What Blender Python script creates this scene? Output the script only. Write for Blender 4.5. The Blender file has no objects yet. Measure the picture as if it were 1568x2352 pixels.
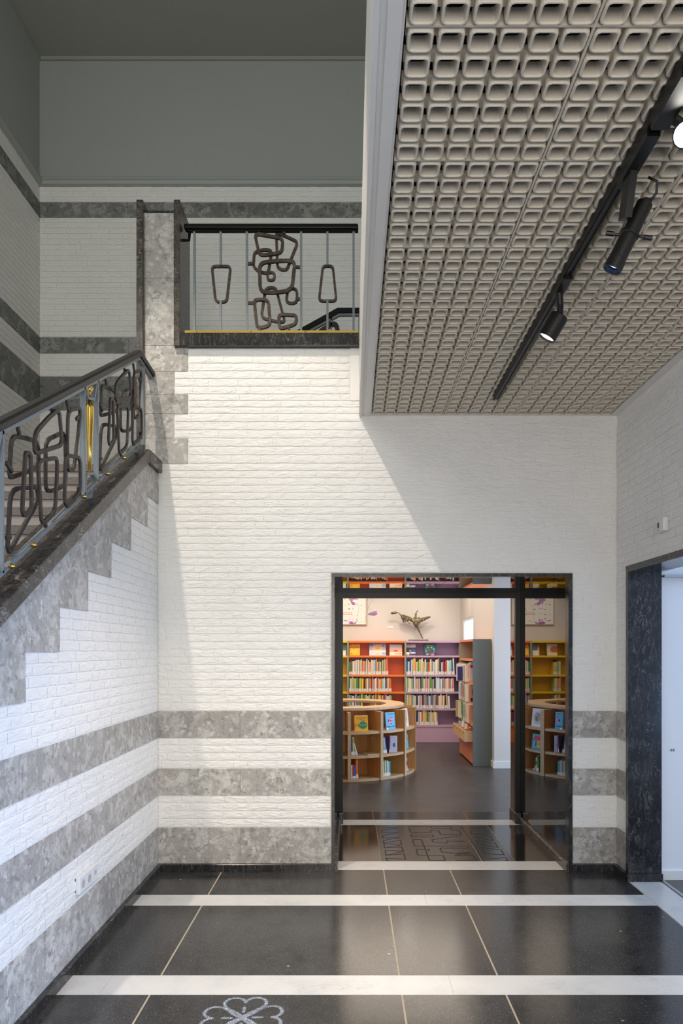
import bpy, bmesh, math, random
import numpy as np
from mathutils import Vector, Matrix

rnd = random.Random(7)
C = bpy.context.scene.collection
F, CX, CY, H, D = 1580.0, 806.0, 1493.0, 1.521, 4.74     # measured from the photograph

# ------------------------------------------------------------------ camera
scene = bpy.context.scene
cd = bpy.data.cameras.new('camera'); cam = bpy.data.objects.new('camera', cd); C.objects.link(cam)
cam.location = (0, 0, H); cam.rotation_euler = (math.radians(90), 0, 0)
cd.sensor_fit = 'HORIZONTAL'; cd.sensor_width = 36; cd.lens = 36 * F / 1568
cd.shift_x = -(CX - 784) / 1568; cd.shift_y = (CY - 1176) / 1568
cd.clip_start = .05; cd.clip_end = 100
scene.camera = cam
scene.view_settings.view_transform = 'Standard'; scene.view_settings.look = 'None'
scene.view_settings.gamma = 1; scene.view_settings.use_curve_mapping = False
scene.view_settings.exposure = 0.0
scene.cycles.max_bounces = 8; scene.cycles.diffuse_bounces = 5; scene.cycles.glossy_bounces = 4
scene.cycles.sample_clamp_indirect = 4.0; scene.cycles.caustics_reflective = False; scene.cycles.caustics_refractive = False

# ------------------------------------------------------------------ world and lights
w = bpy.data.worlds.new('daylight'); scene.world = w; w.use_nodes = True
w.node_tree.nodes['Background'].inputs[0].default_value = (.62, .78, 1, 1)
w.node_tree.nodes['Background'].inputs[1].default_value = .6

def area(name, loc, rot, sx, sy, energy, col):
    l = bpy.data.lights.new(name, 'AREA'); l.shape = 'RECTANGLE'; l.size = sx; l.size_y = sy
    l.energy = energy; l.color = col
    o = bpy.data.objects.new(name, l); C.objects.link(o); o.location = loc
    o.rotation_euler = [math.radians(a) for a in rot]; return o

def spot(name, loc, target, energy, col, angle, blend, rad):
    l = bpy.data.lights.new(name, 'SPOT'); l.energy = energy; l.color = col
    l.spot_size = math.radians(angle); l.spot_blend = blend; l.shadow_soft_size = rad
    o = bpy.data.objects.new(name, l); C.objects.link(o); o.location = loc
    o.rotation_euler = (Vector(target) - Vector(loc)).to_track_quat('-Z', 'Y').to_euler(); return o

area('entrance_daylight', (.2, -3.05, 1.5), (90, 0, 0), 2.6, 2.6, 140, (1, .93, .83))
area('side_door_daylight', (5.5, 3.85, 1.7), (0, 78, 0), 2.2, 1.3, 120, (.50, .68, 1))
area('near_side_blue_fill', (3.7, .35, 1.5), (0, 80, 0), 2.0, 2.0, 330, (.29, .51, 1))  # blue light added behind an invented, unseen opening to tint the lower left wall
area('stair_side_fill', (-2.86, .4, 5.4), (0, -90, 0), 1.6, 1.8, 45, (1, .97, .90))  # added fill in front of the solid stair wall, brightens the fascia's left face
area('stair_window_daylight', (-1.0, -3.05, 5.2), (90, 0, 0), 2.6, 1.8, 92, (.95, 1, .93))
spot('stair_hall_spot', (-1.896, 2.2, 6.86), (-.45, 4.3, .75), 700, (1, .87, .74), 47, .36, .035)
area('library_ceiling_light', (.0, 9.2, 2.88), (0, 0, 0), 3.0, 3.2, 98, (1, .86, .70))
area('library_daylight', (3.9, 7.7, 1.2), (0, 90, 0), 2.0, 1.9, 95, (.58, .74, 1))

# ------------------------------------------------------------------ helpers
class MB:
    def __init__(s): s.v = []; s.f = []; s.m = []
    def add(s, vs, fs, mi=0):
        o = len(s.v); s.v += [tuple(p) for p in vs]
        for f in fs: s.f.append([o + i for i in f]); s.m.append(mi)
    def box(s, x0, x1, y0, y1, z0, z1, mi=0, M=None):
        vs = [(x, y, z) for z in (z0, z1) for y in (y0, y1) for x in (x0, x1)]
        if M is not None: vs = [M @ Vector(p) for p in vs]
        s.add(vs, [(0, 2, 3, 1), (4, 5, 7, 6), (0, 1, 5, 4), (2, 6, 7, 3), (0, 4, 6, 2), (1, 3, 7, 5)], mi)
    def prism(s, pts, f, d0, d1, mi=0):
        """polygon pts (a,b); f(a,b,c) -> xyz; extruded from c=d0 to d1"""
        n = len(pts)
        vs = [f(a, b, d0) for a, b in pts] + [f(a, b, d1) for a, b in pts]
        s.add(vs, [list(range(n))[::-1], list(range(n, 2 * n))] + [(i, (i + 1) % n, n + (i + 1) % n, n + i) for i in range(n)], mi)
    def band(s, pts, f, w, d0, d1, closed=True, mi=0, taper=0.0):
        """flat bar of in-plane width w following the polyline pts; a light bevel on the near face"""
        n = len(pts); P = [Vector(p) for p in pts]; off = []
        for i in range(n):
            if closed: a, b = P[i] - P[i - 1], P[(i + 1) % n] - P[i]
            else: a = P[i] - P[i - 1] if i else P[1] - P[0]; b = P[i + 1] - P[i] if i < n - 1 else P[-1] - P[-2]
            a = a.normalized() if a.length else Vector((1, 0)); b = b.normalized() if b.length else a
            na, nb = Vector((-a.y, a.x)), Vector((-b.y, b.x)); m = (na + nb)
            m = m.normalized() if m.length > 1e-6 else na
            off.append(m / max(.5, m.dot(na)))
        vs = []
        for i in range(n):
            for sgn, c, k in ((-1, d0, 1), (-1, d1, 1), (1, d1, 1), (1, d0, 1)):
                q = P[i] + off[i] * (sgn * w / 2)
                vs.append(f(q.x, q.y, c))
        fs = []
        for i in range(n if closed else n - 1):
            j = (i + 1) % n
            for k in range(4): fs.append((4 * i + k, 4 * j + k, 4 * j + (k + 1) % 4, 4 * i + (k + 1) % 4))
        if not closed: fs += [(0, 1, 2, 3), tuple(4 * (n - 1) + k for k in (3, 2, 1, 0))]
        s.add(vs, fs, mi)
    def tube(s, path, r, n=8, mi=0, cap=True):
        P = [Vector(p) for p in path]; rr = r if isinstance(r, (list, tuple)) else [r] * len(P)
        vs = []; up = None
        for i, p in enumerate(P):
            t = (P[min(i + 1, len(P) - 1)] - P[max(i - 1, 0)]).normalized()
            if up is None: up = Vector((0, 0, 1)) if abs(t.z) < .9 else Vector((1, 0, 0))
            a = t.cross(up).normalized(); b = a.cross(t).normalized(); up = b
            for k in range(n):
                an = 2 * math.pi * k / n; vs.append(p + (a * math.cos(an) + b * math.sin(an)) * rr[i])
        fs = [(i * n + k, i * n + (k + 1) % n, (i + 1) * n + (k + 1) % n, (i + 1) * n + k) for i in range(len(P) - 1) for k in range(n)]
        if cap: fs += [list(range(n))[::-1], [(len(P) - 1) * n + k for k in range(n)]]
        s.add(vs, fs, mi)
    def obj(s, name, mat, parent=None, smooth=False, fix=True):
        me = bpy.data.meshes.new(name); me.from_pydata(s.v, [], s.f)
        for m in (mat if isinstance(mat, (list, tuple)) else [mat]): me.materials.append(m)
        me.polygons.foreach_set('material_index', s.m)
        if fix:
            bm = bmesh.new(); bm.from_mesh(me); bmesh.ops.recalc_face_normals(bm, faces=bm.faces); bm.to_mesh(me); bm.free()
        if smooth: me.polygons.foreach_set('use_smooth', [True] * len(me.polygons))
        o = bpy.data.objects.new(name, me); C.objects.link(o)
        if parent is not None: o.parent = parent
        return o

def tag(o, label=None, cat=None, group=None, kind=None):
    for k, v in (('label', label), ('category', cat), ('group', group), ('kind', kind)):
        if v: o[k] = v
    return o
def empty(name, loc=(0, 0, 0), label=None, cat=None, group=None, kind=None, rz=0):
    o = bpy.data.objects.new(name, None); C.objects.link(o); o.location = loc; o.rotation_euler = (0, 0, rz)
    o.empty_display_size = .1
    return tag(o, label, cat, group, kind)
def box(name, mat, parent, x0, x1, y0, y1, z0, z1):
    m = MB(); m.box(x0, x1, y0, y1, z0, z1); return m.obj(name, mat, parent, fix=False)
def bev(o, wd, seg=2):
    b = o.modifiers.new('bevel', 'BEVEL'); b.width = wd; b.segments = seg; b.limit_method = 'ANGLE'; return o
def px(u, v, Y): return ((u - CX) * Y / F, Y, H - (v - CY) * Y / F)
def lin(h):
    r = []
    for i in (0, 2, 4):
        c = int(h[i:i + 2], 16) / 255; r.append(c / 12.92 if c <= .04045 else ((c + .055) / 1.055) ** 2.4)
    return tuple(r) + (1,)
def fillet(pts, r, k=4):
    out = []; n = len(pts); P = [Vector(p) for p in pts]
    for i in range(n):
        p, a, b = P[i], P[i - 1] - P[i], P[(i + 1) % n] - P[i]
        t = min(r, a.length * .45, b.length * .45)
        s, e = p + a.normalized() * t, p + b.normalized() * t
        for j in range(k + 1):
            q = j / k; out.append(tuple(s * (1 - q) ** 2 + p * 2 * q * (1 - q) + e * q * q))
    return out

# ------------------------------------------------------------------ materials
def M_(name, col, rough=.5, metal=0, ior=1.5, bump=None, var=None, mott=None, coat=0, objrand=0):
    """var=(scale, amount) fine noise; mott=(col2, scale, lo, hi) blotches; bump=(scale, strength, distance)"""
    m = bpy.data.materials.new(name); m.use_nodes = True; nt = m.node_tree; N, L = nt.nodes, nt.links
    b = N['Principled BSDF']; b.inputs['Roughness'].default_value = rough; b.inputs['Metallic'].default_value = metal
    b.inputs['IOR'].default_value = ior; b.inputs['Coat Weight'].default_value = coat
    col = lin(col) if isinstance(col, str) else col
    b.inputs['Base Color'].default_value = col
    tc = N.new('ShaderNodeTexCoord')
    geo = N.new('ShaderNodeNewGeometry')
    src = None
    def rgb(c):
        n = N.new('ShaderNodeRGB'); n.outputs[0].default_value = lin(c) if isinstance(c, str) else c; return n.outputs[0]
    def mix(a, bb, fac, mode='MIX'):
        n = N.new('ShaderNodeMix'); n.data_type = 'RGBA'; n.blend_type = mode
        L.new(a, n.inputs[6]); L.new(bb, n.inputs[7])
        if isinstance(fac, (int, float)): n.inputs[0].default_value = fac
        else: L.new(fac, n.inputs[0])
        return n.outputs[2]
    def noise(scale, detail=4, rough_=.6, dist=0):
        n = N.new('ShaderNodeTexNoise'); n.inputs['Scale'].default_value = scale; n.inputs['Detail'].default_value = detail
        n.inputs['Roughness'].default_value = rough_; n.inputs['Distortion'].default_value = dist
        L.new(geo.outputs['Position'], n.inputs['Vector']); return n.outputs[0]
    def ramp(f, lo, hi, v0=0, v1=1):
        n = N.new('ShaderNodeMapRange'); n.inputs[1].default_value = lo; n.inputs[2].default_value = hi
        n.inputs[3].default_value = v0; n.inputs[4].default_value = v1; L.new(f, n.inputs[0]); return n.outputs[0]
    m['_'] = 0
    src = rgb(col)
    for mo in (mott or []):
        c2, sc, lo, hi = mo[:4]
        src = mix(src, rgb(c2), ramp(noise(sc, 5, .65, mo[4] if len(mo) > 4 else 0), lo, hi))
    if var:
        k = ramp(noise(var[0], 3, .7), .25, .75, 1 - var[1], 1 + var[1])
        cc = N.new('ShaderNodeCombineColor'); [L.new(k, cc.inputs[i]) for i in range(3)]
        src = mix(src, cc.outputs[0], 1.0, 'MULTIPLY')
    if objrand:
        oi = N.new('ShaderNodeObjectInfo'); k = ramp(oi.outputs['Random'], 0, 1, 1 - objrand, 1 + objrand)
        cc = N.new('ShaderNodeCombineColor'); [L.new(k, cc.inputs[i]) for i in range(3)]
        src = mix(src, cc.outputs[0], 1.0, 'MULTIPLY')
    L.new(src, b.inputs['Base Color'])
    if bump:
        bn = N.new('ShaderNodeBump'); bn.inputs['Strength'].default_value = bump[1]; bn.inputs['Distance'].default_value = bump[2]
        L.new(noise(bump[0], 4, .6), bn.inputs['Height']); L.new(bn.outputs[0], b.inputs['Normal'])
    m['_src'] = 0
    m_nodes[name] = (N, L, b, geo, mix, rgb, noise, ramp, src)
    return m
m_nodes = {}
def crease(m, sc, strength, dist):
    N, L, b, geo, mix, rgb, noise, ramp, src = m_nodes[m.name]
    mp = N.new('ShaderNodeMapping'); mp.inputs['Scale'].default_value = sc; L.new(geo.outputs['Position'], mp.inputs[0])
    n = N.new('ShaderNodeTexNoise'); n.inputs['Scale'].default_value = 1; n.inputs['Detail'].default_value = 3; n.inputs['Distortion'].default_value = 1.2; L.new(mp.outputs[0], n.inputs[0])
    bn = N.new('ShaderNodeBump'); bn.inputs['Strength'].default_value = strength; bn.inputs['Distance'].default_value = dist; L.new(n.outputs[0], bn.inputs['Height'])
    L.new(b.inputs['Normal'].links[0].from_socket, bn.inputs['Normal']); L.new(bn.outputs[0], b.inputs['Normal']); return m
def veins(m, col, scale, width, amount, stretch=(1, 1, 1), mask=None):
    """thin bright veins: ridged noise"""
    N, L, b, geo, mix, rgb, noise, ramp, src = m_nodes[m.name]
    mp = N.new('ShaderNodeMapping'); mp.inputs['Scale'].default_value = stretch; L.new(geo.outputs['Position'], mp.inputs[0])
    n = N.new('ShaderNodeTexNoise'); n.inputs['Scale'].default_value = scale; n.inputs['Detail'].default_value = 6
    n.inputs['Roughness'].default_value = .6; n.inputs['Distortion'].default_value = .6; L.new(mp.outputs[0], n.inputs[0])
    s = N.new('ShaderNodeMath'); s.operation = 'SUBTRACT'; L.new(n.outputs[0], s.inputs[0]); s.inputs[1].default_value = .5
    a = N.new('ShaderNodeMath'); a.operation = 'ABSOLUTE'; L.new(s.outputs[0], a.inputs[0])
    f = ramp(a.outputs[0], 0, width, amount, 0)
    if mask:
        mu = N.new('ShaderNodeMath'); mu.operation = 'MULTIPLY'; L.new(f, mu.inputs[0]); L.new(ramp(noise(mask, 3, .5), .48, .62), mu.inputs[1]); f = mu.outputs[0]
    cur = b.inputs['Base Color'].links[0].from_socket
    out = mix(cur, rgb(col), f); L.new(out, b.inputs['Base Color'])
    return m
def specks(m, col, scale, thr, amount):
    N, L, b, geo, mix, rgb, noise, ramp, src = m_nodes[m.name]
    v = N.new('ShaderNodeTexVoronoi'); v.inputs['Scale'].default_value = scale; L.new(geo.outputs['Position'], v.inputs['Vector'])
    f = ramp(v.outputs['Distance'], thr * .5, thr, amount, 0)
    cur = b.inputs['Base Color'].links[0].from_socket
    L.new(mix(cur, rgb(col), f), b.inputs['Base Color']); return m
def grain(m, col, sx, sy, sz, amount):
    N, L, b, geo, mix, rgb, noise, ramp, src = m_nodes[m.name]
    mp = N.new('ShaderNodeMapping'); mp.inputs['Scale'].default_value = (sx, sy, sz); L.new(geo.outputs['Position'], mp.inputs[0])
    n = N.new('ShaderNodeTexNoise'); n.inputs['Scale'].default_value = 1; n.inputs['Detail'].default_value = 3; L.new(mp.outputs[0], n.inputs[0])
    cur = b.inputs['Base Color'].links[0].from_socket
    L.new(mix(cur, rgb(col), ramp(n.outputs[0], .4, .7, 0, amount)), b.inputs['Base Color']); return m

white_brick = M_('white_painted_brick', (.80, .785, .755, 1), .5, bump=(55, .25, .003), var=(3, .03))
crease(white_brick, (12, 12, 38), .65, .010)
white_plaster = M_('white_plaster', (.80, .785, .76, 1), .6, bump=(40, .12, .002))
grey_plaster = M_('grey_painted_plaster', (.36, .375, .355, 1), .65, bump=(30, .1, .002))
dark_ceiling = M_('grey_ceiling_paint', (.33, .33, .29, 1), .7)
limestone = M_('grey_limestone', (.36, .34, .315, 1), .45, mott=[((.52, .50, .465, 1), 9, .47, .60, .8), ((.25, .24, .225, 1), 24, .54, .64, .5), ((.60, .58, .55, 1), 14, .60, .66, .3)], var=(90, .18), objrand=.14)
specks(limestone, (.62, .60, .565, 1), 17, .30, .5)
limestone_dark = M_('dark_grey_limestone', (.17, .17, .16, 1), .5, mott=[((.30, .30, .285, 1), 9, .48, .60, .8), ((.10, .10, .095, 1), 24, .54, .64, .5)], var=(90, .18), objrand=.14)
black_marble = veins(veins(M_('black_marble', (.012, .012, .013, 1), .16, ior=1.5, mott=[((.03, .028, .027, 1), 8, .45, .65)]), (.36, .34, .32, 1), 7, .008, .6, (1.6, 1.6, .6), 6), (.16, .15, .15, 1), 16, .012, .6, (1.4, 1.4, .35))
polished_black = veins(M_('polished_black_marble', (.008, .008, .009, 1), .015, ior=2.0), (.20, .19, .18, 1), 4, .004, .6, (1.5, 1.5, .7), 3)
brown_marble = veins(veins(M_('brown_black_marble', (.032, .026, .023, 1), .25, ior=1.4, mott=[((.085, .07, .06, 1), 12, .45, .65)]), (.40, .34, .30, 1), 14, .02, .75, (1, .7, 1.5), 9), (.2, .17, .15, 1), 30, .02, .5)
bluestone = specks(specks(veins(M_('black_floor_stone', (.026, .025, .0245, 1), .19, ior=1.5, mott=[((.085, .082, .078, 1), 140, .52, .68, .8), ((.040, .038, .037, 1), 5, .4, .7), ((.014, .0135, .0135, 1), 9, .5, .7)], var=(220, .6), objrand=.2), (.14, .14, .14, 1), 3.2, .0025, .5, (1, 1, 1), 4), (.20, .20, .205, 1), 85, .18, .8), (.42, .41, .40, 1), 4.5, .045, .75)
white_marble = veins(M_('white_marble', (.66, .65, .63, 1), .28, mott=[((.58, .575, .57, 1), 6, .45, .7)]), (.33, .33, .34, 1), 5, .012, .55, (1, 2.4, 1), 3)
joint_mat = M_('beige_joint', (.44, .38, .29, 1), .8)
tile_beige = M_('ceiling_tile_beige', (.63, .565, .465, 1), .5)
trim_white = M_('warm_white_paint', (.70, .675, .635, 1), .45)
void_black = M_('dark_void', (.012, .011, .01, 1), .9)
black_metal = M_('black_metal', (.007, .007, .007, 1), .38)
steel_black = M_('black_steel', (.004, .004, .004, 1), .3, ior=1.3)
grey_metal = M_('grey_painted_steel', (.19, .215, .225, 1), .4)
dark_rail = M_('dark_handrail', (.013, .013, .0135, 1), .42, ior=1.4)
iron_brown = M_('brown_wrought_iron', (.045, .030, .022, 1), .48, metal=.3, mott=[((.13, .085, .05, 1), 25, .5, .68), ((.30, .27, .23, 1), 60, .66, .74)], bump=(90, .5, .004))
iron_dark = M_('dark_wrought_iron', (.024, .017, .014, 1), .5, metal=.2, mott=[((.055, .037, .026, 1), 30, .5, .7)], bump=(90, .4, .004))
brass = M_('polished_brass', (.75, .50, .12, 1), .18, metal=1)
terrazzo = specks(M_('brown_terrazzo', (.15, .13, .115, 1), .5, var=(150, .3)), (.30, .26, .22, 1), 120, .3, .8)
riser_mat = M_('pale_riser_stone', (.52, .46, .42, 1), .5)
lib_floor = M_('dark_linoleum', (.045, .042, .042, 1), .33, mott=[((.062, .058, .057, 1), 3, .4, .65)], bump=(6, .06, .01))
lib_wall = M_('library_wall_paint', (.63, .60, .57, 1), .6)
oak = grain(M_('oak_veneer', (.52, .255, .085, 1), .42, ior=1.45), (.40, .175, .05, 1), 40, 40, 3, .8)
oak_light = grain(M_('oak_edge', (.64, .43, .25, 1), .42), (.52, .33, .17, 1), 20, 20, 20, .6)
orange = M_('orange_laminate', (.78, .13, .012, 1), .4)
orange_edge = M_('orange_edge', (.85, .23, .045, 1), .4)
lilac = M_('lilac_laminate', (.38, .23, .38, 1), .4)
lilac_edge = M_('lilac_edge', (.56, .36, .50, 1), .4)
yellow = M_('yellow_laminate', (.76, .44, .006, 1), .4)
yellow_edge = M_('yellow_edge', (.85, .58, .01, 1), .4)
coral = M_('coral_laminate', (.72, .25, .13, 1), .4)
upright_grey = M_('grey_green_upright', (.30, .31, .24, 1), .4)
greygreen = M_('grey_green_panel', (.135, .155, .15, 1), .42)
bronze = M_('bronze', (.19, .15, .085, 1), .36, metal=.75, mott=[((.32, .27, .17, 1), 30, .5, .65), ((.07, .055, .035, 1), 24, .55, .65)], bump=(70, .6, .01))
paper = M_('white_paper', (.82, .80, .77, 1), .6)
frame_beige = M_('beige_frame', (.55, .42, .33, 1), .5)
purple_leaf = M_('purple_glass_leaf', (.42, .10, .44, 1), .35)
grey_leaf = M_('grey_leaf', (.25, .22, .25, 1), .4)
plastic_white = M_('white_plastic', (.72, .72, .71, 1), .35)
plastic_dark = M_('dark_plastic', (.05, .05, .05, 1), .4)
card_wood = M_('birch_box', (.66, .42, .22, 1), .5)
groove = M_('dark_groove', (.004, .004, .004, 1), .8)
aluminium = M_('aluminium', (.5, .5, .5, 1), .35, metal=1)
def emis(name, col, s):
    m = bpy.data.materials.new(name); m.use_nodes = True; b = m.node_tree.nodes['Principled BSDF']
    b.inputs['Base Color'].default_value = (.8, .8, .8, 1); b.inputs['Emission Color'].default_value = col; b.inputs['Emission Strength'].default_value = s
    return m
lamp_white = emis('lamp_white', (1, .95, .88, 1), 60)
lamp_soft = emis('lamp_soft', (1, .97, .93, 1), 1.2)
lamp_blue = emis('lamp_blue', (.30, .48, 1, 1), 2.2)
# book material: cover colour is the object's own colour
def book_mat():
    m = bpy.data.materials.new('book_cover'); m.use_nodes = True; N, L = m.node_tree.nodes, m.node_tree.links
    oi = N.new('ShaderNodeObjectInfo'); L.new(oi.outputs['Color'], N['Principled BSDF'].inputs['Base Color'])
    N['Principled BSDF'].inputs['Roughness'].default_value = .4; return m
book_cover = book_mat()
_flat = {}
def flat(col):
    if col not in _flat: _flat[col] = M_('print_' + col, col, .5)
    return _flat[col]

# ------------------------------------------------------------------ brickwork
BV = []
for k in range(8):
    nx, nz = 6, 3; L0, Hh = .195, .041; vs = []; fs = []
    r = random.Random(100 + k)
    sl = r.uniform(-.6, .6); c0 = r.uniform(.25, .75)
    for j in range(nz):
        for i in range(nx):
            x = L0 * i / (nx - 1); z = Hh * j / (nz - 1)
            edge = i in (0, nx - 1) or j in (0, nz - 1)
            y = -.0012 - r.uniform(0, .0006) if edge else -.0022 - r.uniform(0, .0016)
            if not edge and ((i / (nx - 1) - c0) * 2 + sl * (j - 1)) < 0 and k % 2: y += .0012
            if 0 < i < nx - 1: x += r.uniform(-.013, .013)
            if j == 1: z += r.uniform(-.011, .011)
            elif 0 < i < nx - 1: z += r.uniform(-.0025, .0025)
            vs.append((x, y, z))
    for j in range(nz - 1):
        for i in range(nx - 1): fs.append((j * nx + i, j * nx + i + 1, (j + 1) * nx + i + 1, (j + 1) * nx + i))
    per = [i for i in range(nx)] + [j * nx + nx - 1 for j in range(1, nz)] + [(nz - 1) * nx + i for i in range(nx - 2, -1, -1)] + [j * nx for j in range(nz - 2, 0, -1)]
    o = len(vs); vs += [(vs[i][0], .004, vs[i][2]) for i in per]
    n = len(per)
    for i in range(n): fs.append((per[(i + 1) % n], per[i], o + i, o + (i + 1) % n))
    me = bpy.data.meshes.new('brick'); me.from_pydata(vs, [], fs); me.materials.append(white_brick)
    BV.append(me)
BVv = [np.array([v.co[:] for v in me.vertices]) for me in BV]
BVf = [[list(p.vertices) for p in me.polygons] for me in BV]

def bricks(parent, rot, origin, rows, seed, visible=None, limit=300):
    """rows: list of (z0, h, [(a0, a1), ...]); rot = turn about Z of the wall's local frame; origin = world point of a=0."""
    r = random.Random(seed); R = Matrix.Rotation(rot, 4, 'Z'); out = []
    for z0, h, spans in rows:
        for a0, a1 in spans:
            a = a0 - r.uniform(0, .2); prevh = False
            while a < a1 - .012:
                head = r.random() < .28 and not prevh; prevh = head
                L = .0975 if head else .2
                s, e = max(a, a0) + .0022, min(a + L, a1) - .0022
                if e - s > .014: out.append((s, e, z0 + .006, h - .0115, r.randrange(8)))
                a += L
    info = []
    for s, e, z, h, k in out:
        p = Vector(origin) + R @ Vector(((s + e) / 2, 0, 0)); p.z = z + h / 2
        nrm = R @ Vector((0, -1, 0)); v = Vector((0, 0, H)) - p; d = v.length
        u_, v_ = CX + F * p.x / max(p.y, .1), CY - F * (p.z - H) / max(p.y, .1)
        infr = p.y > .5 and -10 < u_ < 1578 and -10 < v_ < 2362 and (visible is None or visible(u_, v_))
        info.append(((e - s) * h * max(0, nrm.dot(v) / d) / d / d * (1 if infr else .001), (s, e, z, h, k)))
    info.sort(key=lambda t: -t[0])
    for i, (_, (s, e, z, h, k)) in enumerate(info[:limit]):
        o = bpy.data.objects.new('brick', BV[k]); C.objects.link(o); o.parent = parent
        p = Vector(origin) + R @ Vector((s, 0, 0)); p.z = z
        o.matrix_local = Matrix.Translation(p) @ R @ Matrix.Diagonal(((e - s) / .195, 1, h / .041, 1))
    rest = info[limit:]
    if rest:
        V = []; Fc = []
        for _, (s, e, z, h, k) in rest:
            base = len(V); Rm = np.array(R.to_3x3())
            vv = BVv[k] * np.array([(e - s) / .195, 1, h / .041]) + np.array([s, 0, 0])
            vv = vv @ Rm.T + np.array([origin[0], origin[1], z])
            V += vv.tolist(); Fc += [[base + i for i in f] for f in BVf[k]]
        me = bpy.data.meshes.new('brickwork'); me.from_pydata(V, [], Fc); me.materials.append(white_brick)
        o = bpy.data.objects.new('brickwork', me); C.objects.link(o); o.parent = parent; o['kind'] = 'stuff'

def courses(z0, z1, spans, c=.0515):
    n = max(1, round((z1 - z0) / c)); h = (z1 - z0) / n
    return [(z0 + i * h, h, spans(z0 + i * h + h / 2) if callable(spans) else spans) for i in range(n)]

BANDS = [(.045, .30), (.519, .705), (.915, 1.101)]           # stone bands of the ground floor
UB = [(3.75, 4.065), (4.28, 4.43), (5.543, 5.685)]           # stone bands of the stair hall

def slab(parent, f, a0, a1, b0, b1, proud=.004, mat=limestone, depth=.02, name='stone_slab'):
    m = MB(); g = .0012
    m.prism([(a0 + g, b0 + g), (a1 - g, b0 + g), (a1 - g, b1 - g), (a0 + g, b1 - g)], f, -depth, proud)
    return m.obj(name, mat, parent)
fb = lambda Y: (lambda a, b, c: (a, Y - c, b))               # wall facing the camera
fl = lambda X: (lambda a, b, c: (X + c, a, b))               # wall facing +X, a = Y
fr = lambda X: (lambda a, b, c: (X - c, a, b))               # wall facing -X, a = Y
ff = lambda Z: (lambda a, b, c: (a, b, Z + c))               # floor

# ================================================================== STRUCTURE
XL, XR, XP = -1.33, 1.83, -1.464       # lower left wall, right wall, outer face of the pillar
XS, YS, ZC = -2.896, 6.40, 7.03        # stair hall: left wall, back wall, ceiling
PX0, PX1, PZ = -.135, 1.521, 2.049     # outer edge of the portal frame
LX0, LX1, LZ, LY = -.114, 1.494, 2.025, 6.45

# ---- back wall of the hall
wb = tag(empty('wall_back'), 'white painted brick wall with three grey stone bands around the black portal', kind='structure')
core = MB()
core.box(XP, LX0 - .01, D + .0022, LY, 0, 3.60); core.box(LX1 + .01, 2.2, D + .0022, LY, 0, 3.60)
core.box(LX0 - .01, LX1 + .01, D + .0022, LY, LZ + .01, 3.60)
core.obj('wall_core', white_brick, wb, fix=False)
for z0, z1 in BANDS:
    for a0, a1 in ((XL + .003, -.763), (-.763, PX0 - .004), (PX1 + .004, XR - .003)): slab(wb, fb(D), a0, a1, z0, z1)
# quoins beside the pillar
for v0, v1, u1 in ((795, 853, 432), (853, 906, 401), (906, 951, 432), (951, 1007, 400), (1007, 1065, 432)):
    slab(wb, fb(D), XP, (u1 - CX) * .003, H - (v1 - CY) * .003, H - (v0 - CY) * .003)
def sp_back(z):
    a0 = XL + .002
    if z > 2.805: a0 = (432 - CX) * .003 + .004
    if 2.979 < z < 3.147 or 3.282 < z < 3.441: a0 = (400.5 - CX) * .003 + .004
    a1 = XR - .003
    if z > 3.24: a1 = -.008
    if z < PZ: return [(a0, PX0 - .004), (PX1 + .004, a1)]
    return [(a0, a1)]
rows = courses(.30, .519, sp_back) + courses(.705, .915, sp_back) + courses(1.101, 2.052, sp_back) + courses(2.052, 2.805, sp_back)
for z0, z1 in ((2.805, 2.979), (2.979, 3.147), (3.147, 3.282), (3.282, 3.441), (3.441, 3.60)): rows += courses(z0, z1, sp_back)
bricks(wb, 0, (0, D, 0), rows, 11)
box('plaster_strip', white_plaster, wb, -.006, .058, D - .004, D + .01, 3.24, 3.60)

# ---- wall below the stair (left)
cop_b = lambda y: 1.600 + .598 * (min(y, 4.45) - 2.548)      # underside of the coping
wl = tag(empty('wall_left'), 'white painted brick wall under the stair with stepped grey stone edge', kind='structure')
m = MB(); m.prism([(.2, 0), (D, 0), (D, cop_b(4.45)), (4.45, cop_b(4.45)), (.2, cop_b(.2))], fl(XL), -.13, -.003); m.obj('wall_core', white_brick, wl)
SY = [1.725, 2.1316, 2.4686, 2.8056, 3.1364, 3.4734, 3.810, 4.153, 4.490, D - .004]; SZ = [.899, 1.103, 1.103, 1.307, 1.512, 1.717, 1.920, 2.121, 2.3255, 2.527]
for i in range(1, len(SY)):
    # each stone: from the previous step corner to its own, the joint square to the coping
    y0, y1, z = SY[i - 1], SY[i], SZ[i]
    def top(y): return (y, cop_b(y) - .002)
    def foot(y, zz):                         # where the joint from (y, zz) meets the coping
        t = (cop_b(y) - zz) / (.857 + .514 * .598); return (y - .514 * t, zz + .857 * t - .003)
    g = .0012
    pts = [(y0 + g, SZ[i]), (y1 - g, SZ[i])]
    if i < len(SY) - 1: pts += [(y1 - g, SZ[i + 1]), (foot(y1, SZ[i + 1])[0] - g, foot(y1, SZ[i + 1])[1])]
    else: pts += [(y1 - g, cop_b(4.6) - .002), (4.45, cop_b(4.45) - .002)]
    pts += [(foot(y0, SZ[i])[0] + g, foot(y0, SZ[i])[1])]
    m = MB(); m.prism(pts, fl(XL), -.02, .004); m.obj('stone_slab', limestone, wl)
for (z0, z1), js in zip(BANDS, ((1.6, 2.65, 3.62, D - .003), (1.4, 2.30, 3.113, 3.94, D - .003), (1.5, 2.75, 3.884, D - .003))):
    a = .9
    for j in js: slab(wl, fl(XL), a, j, z0, z1); a = j
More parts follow.
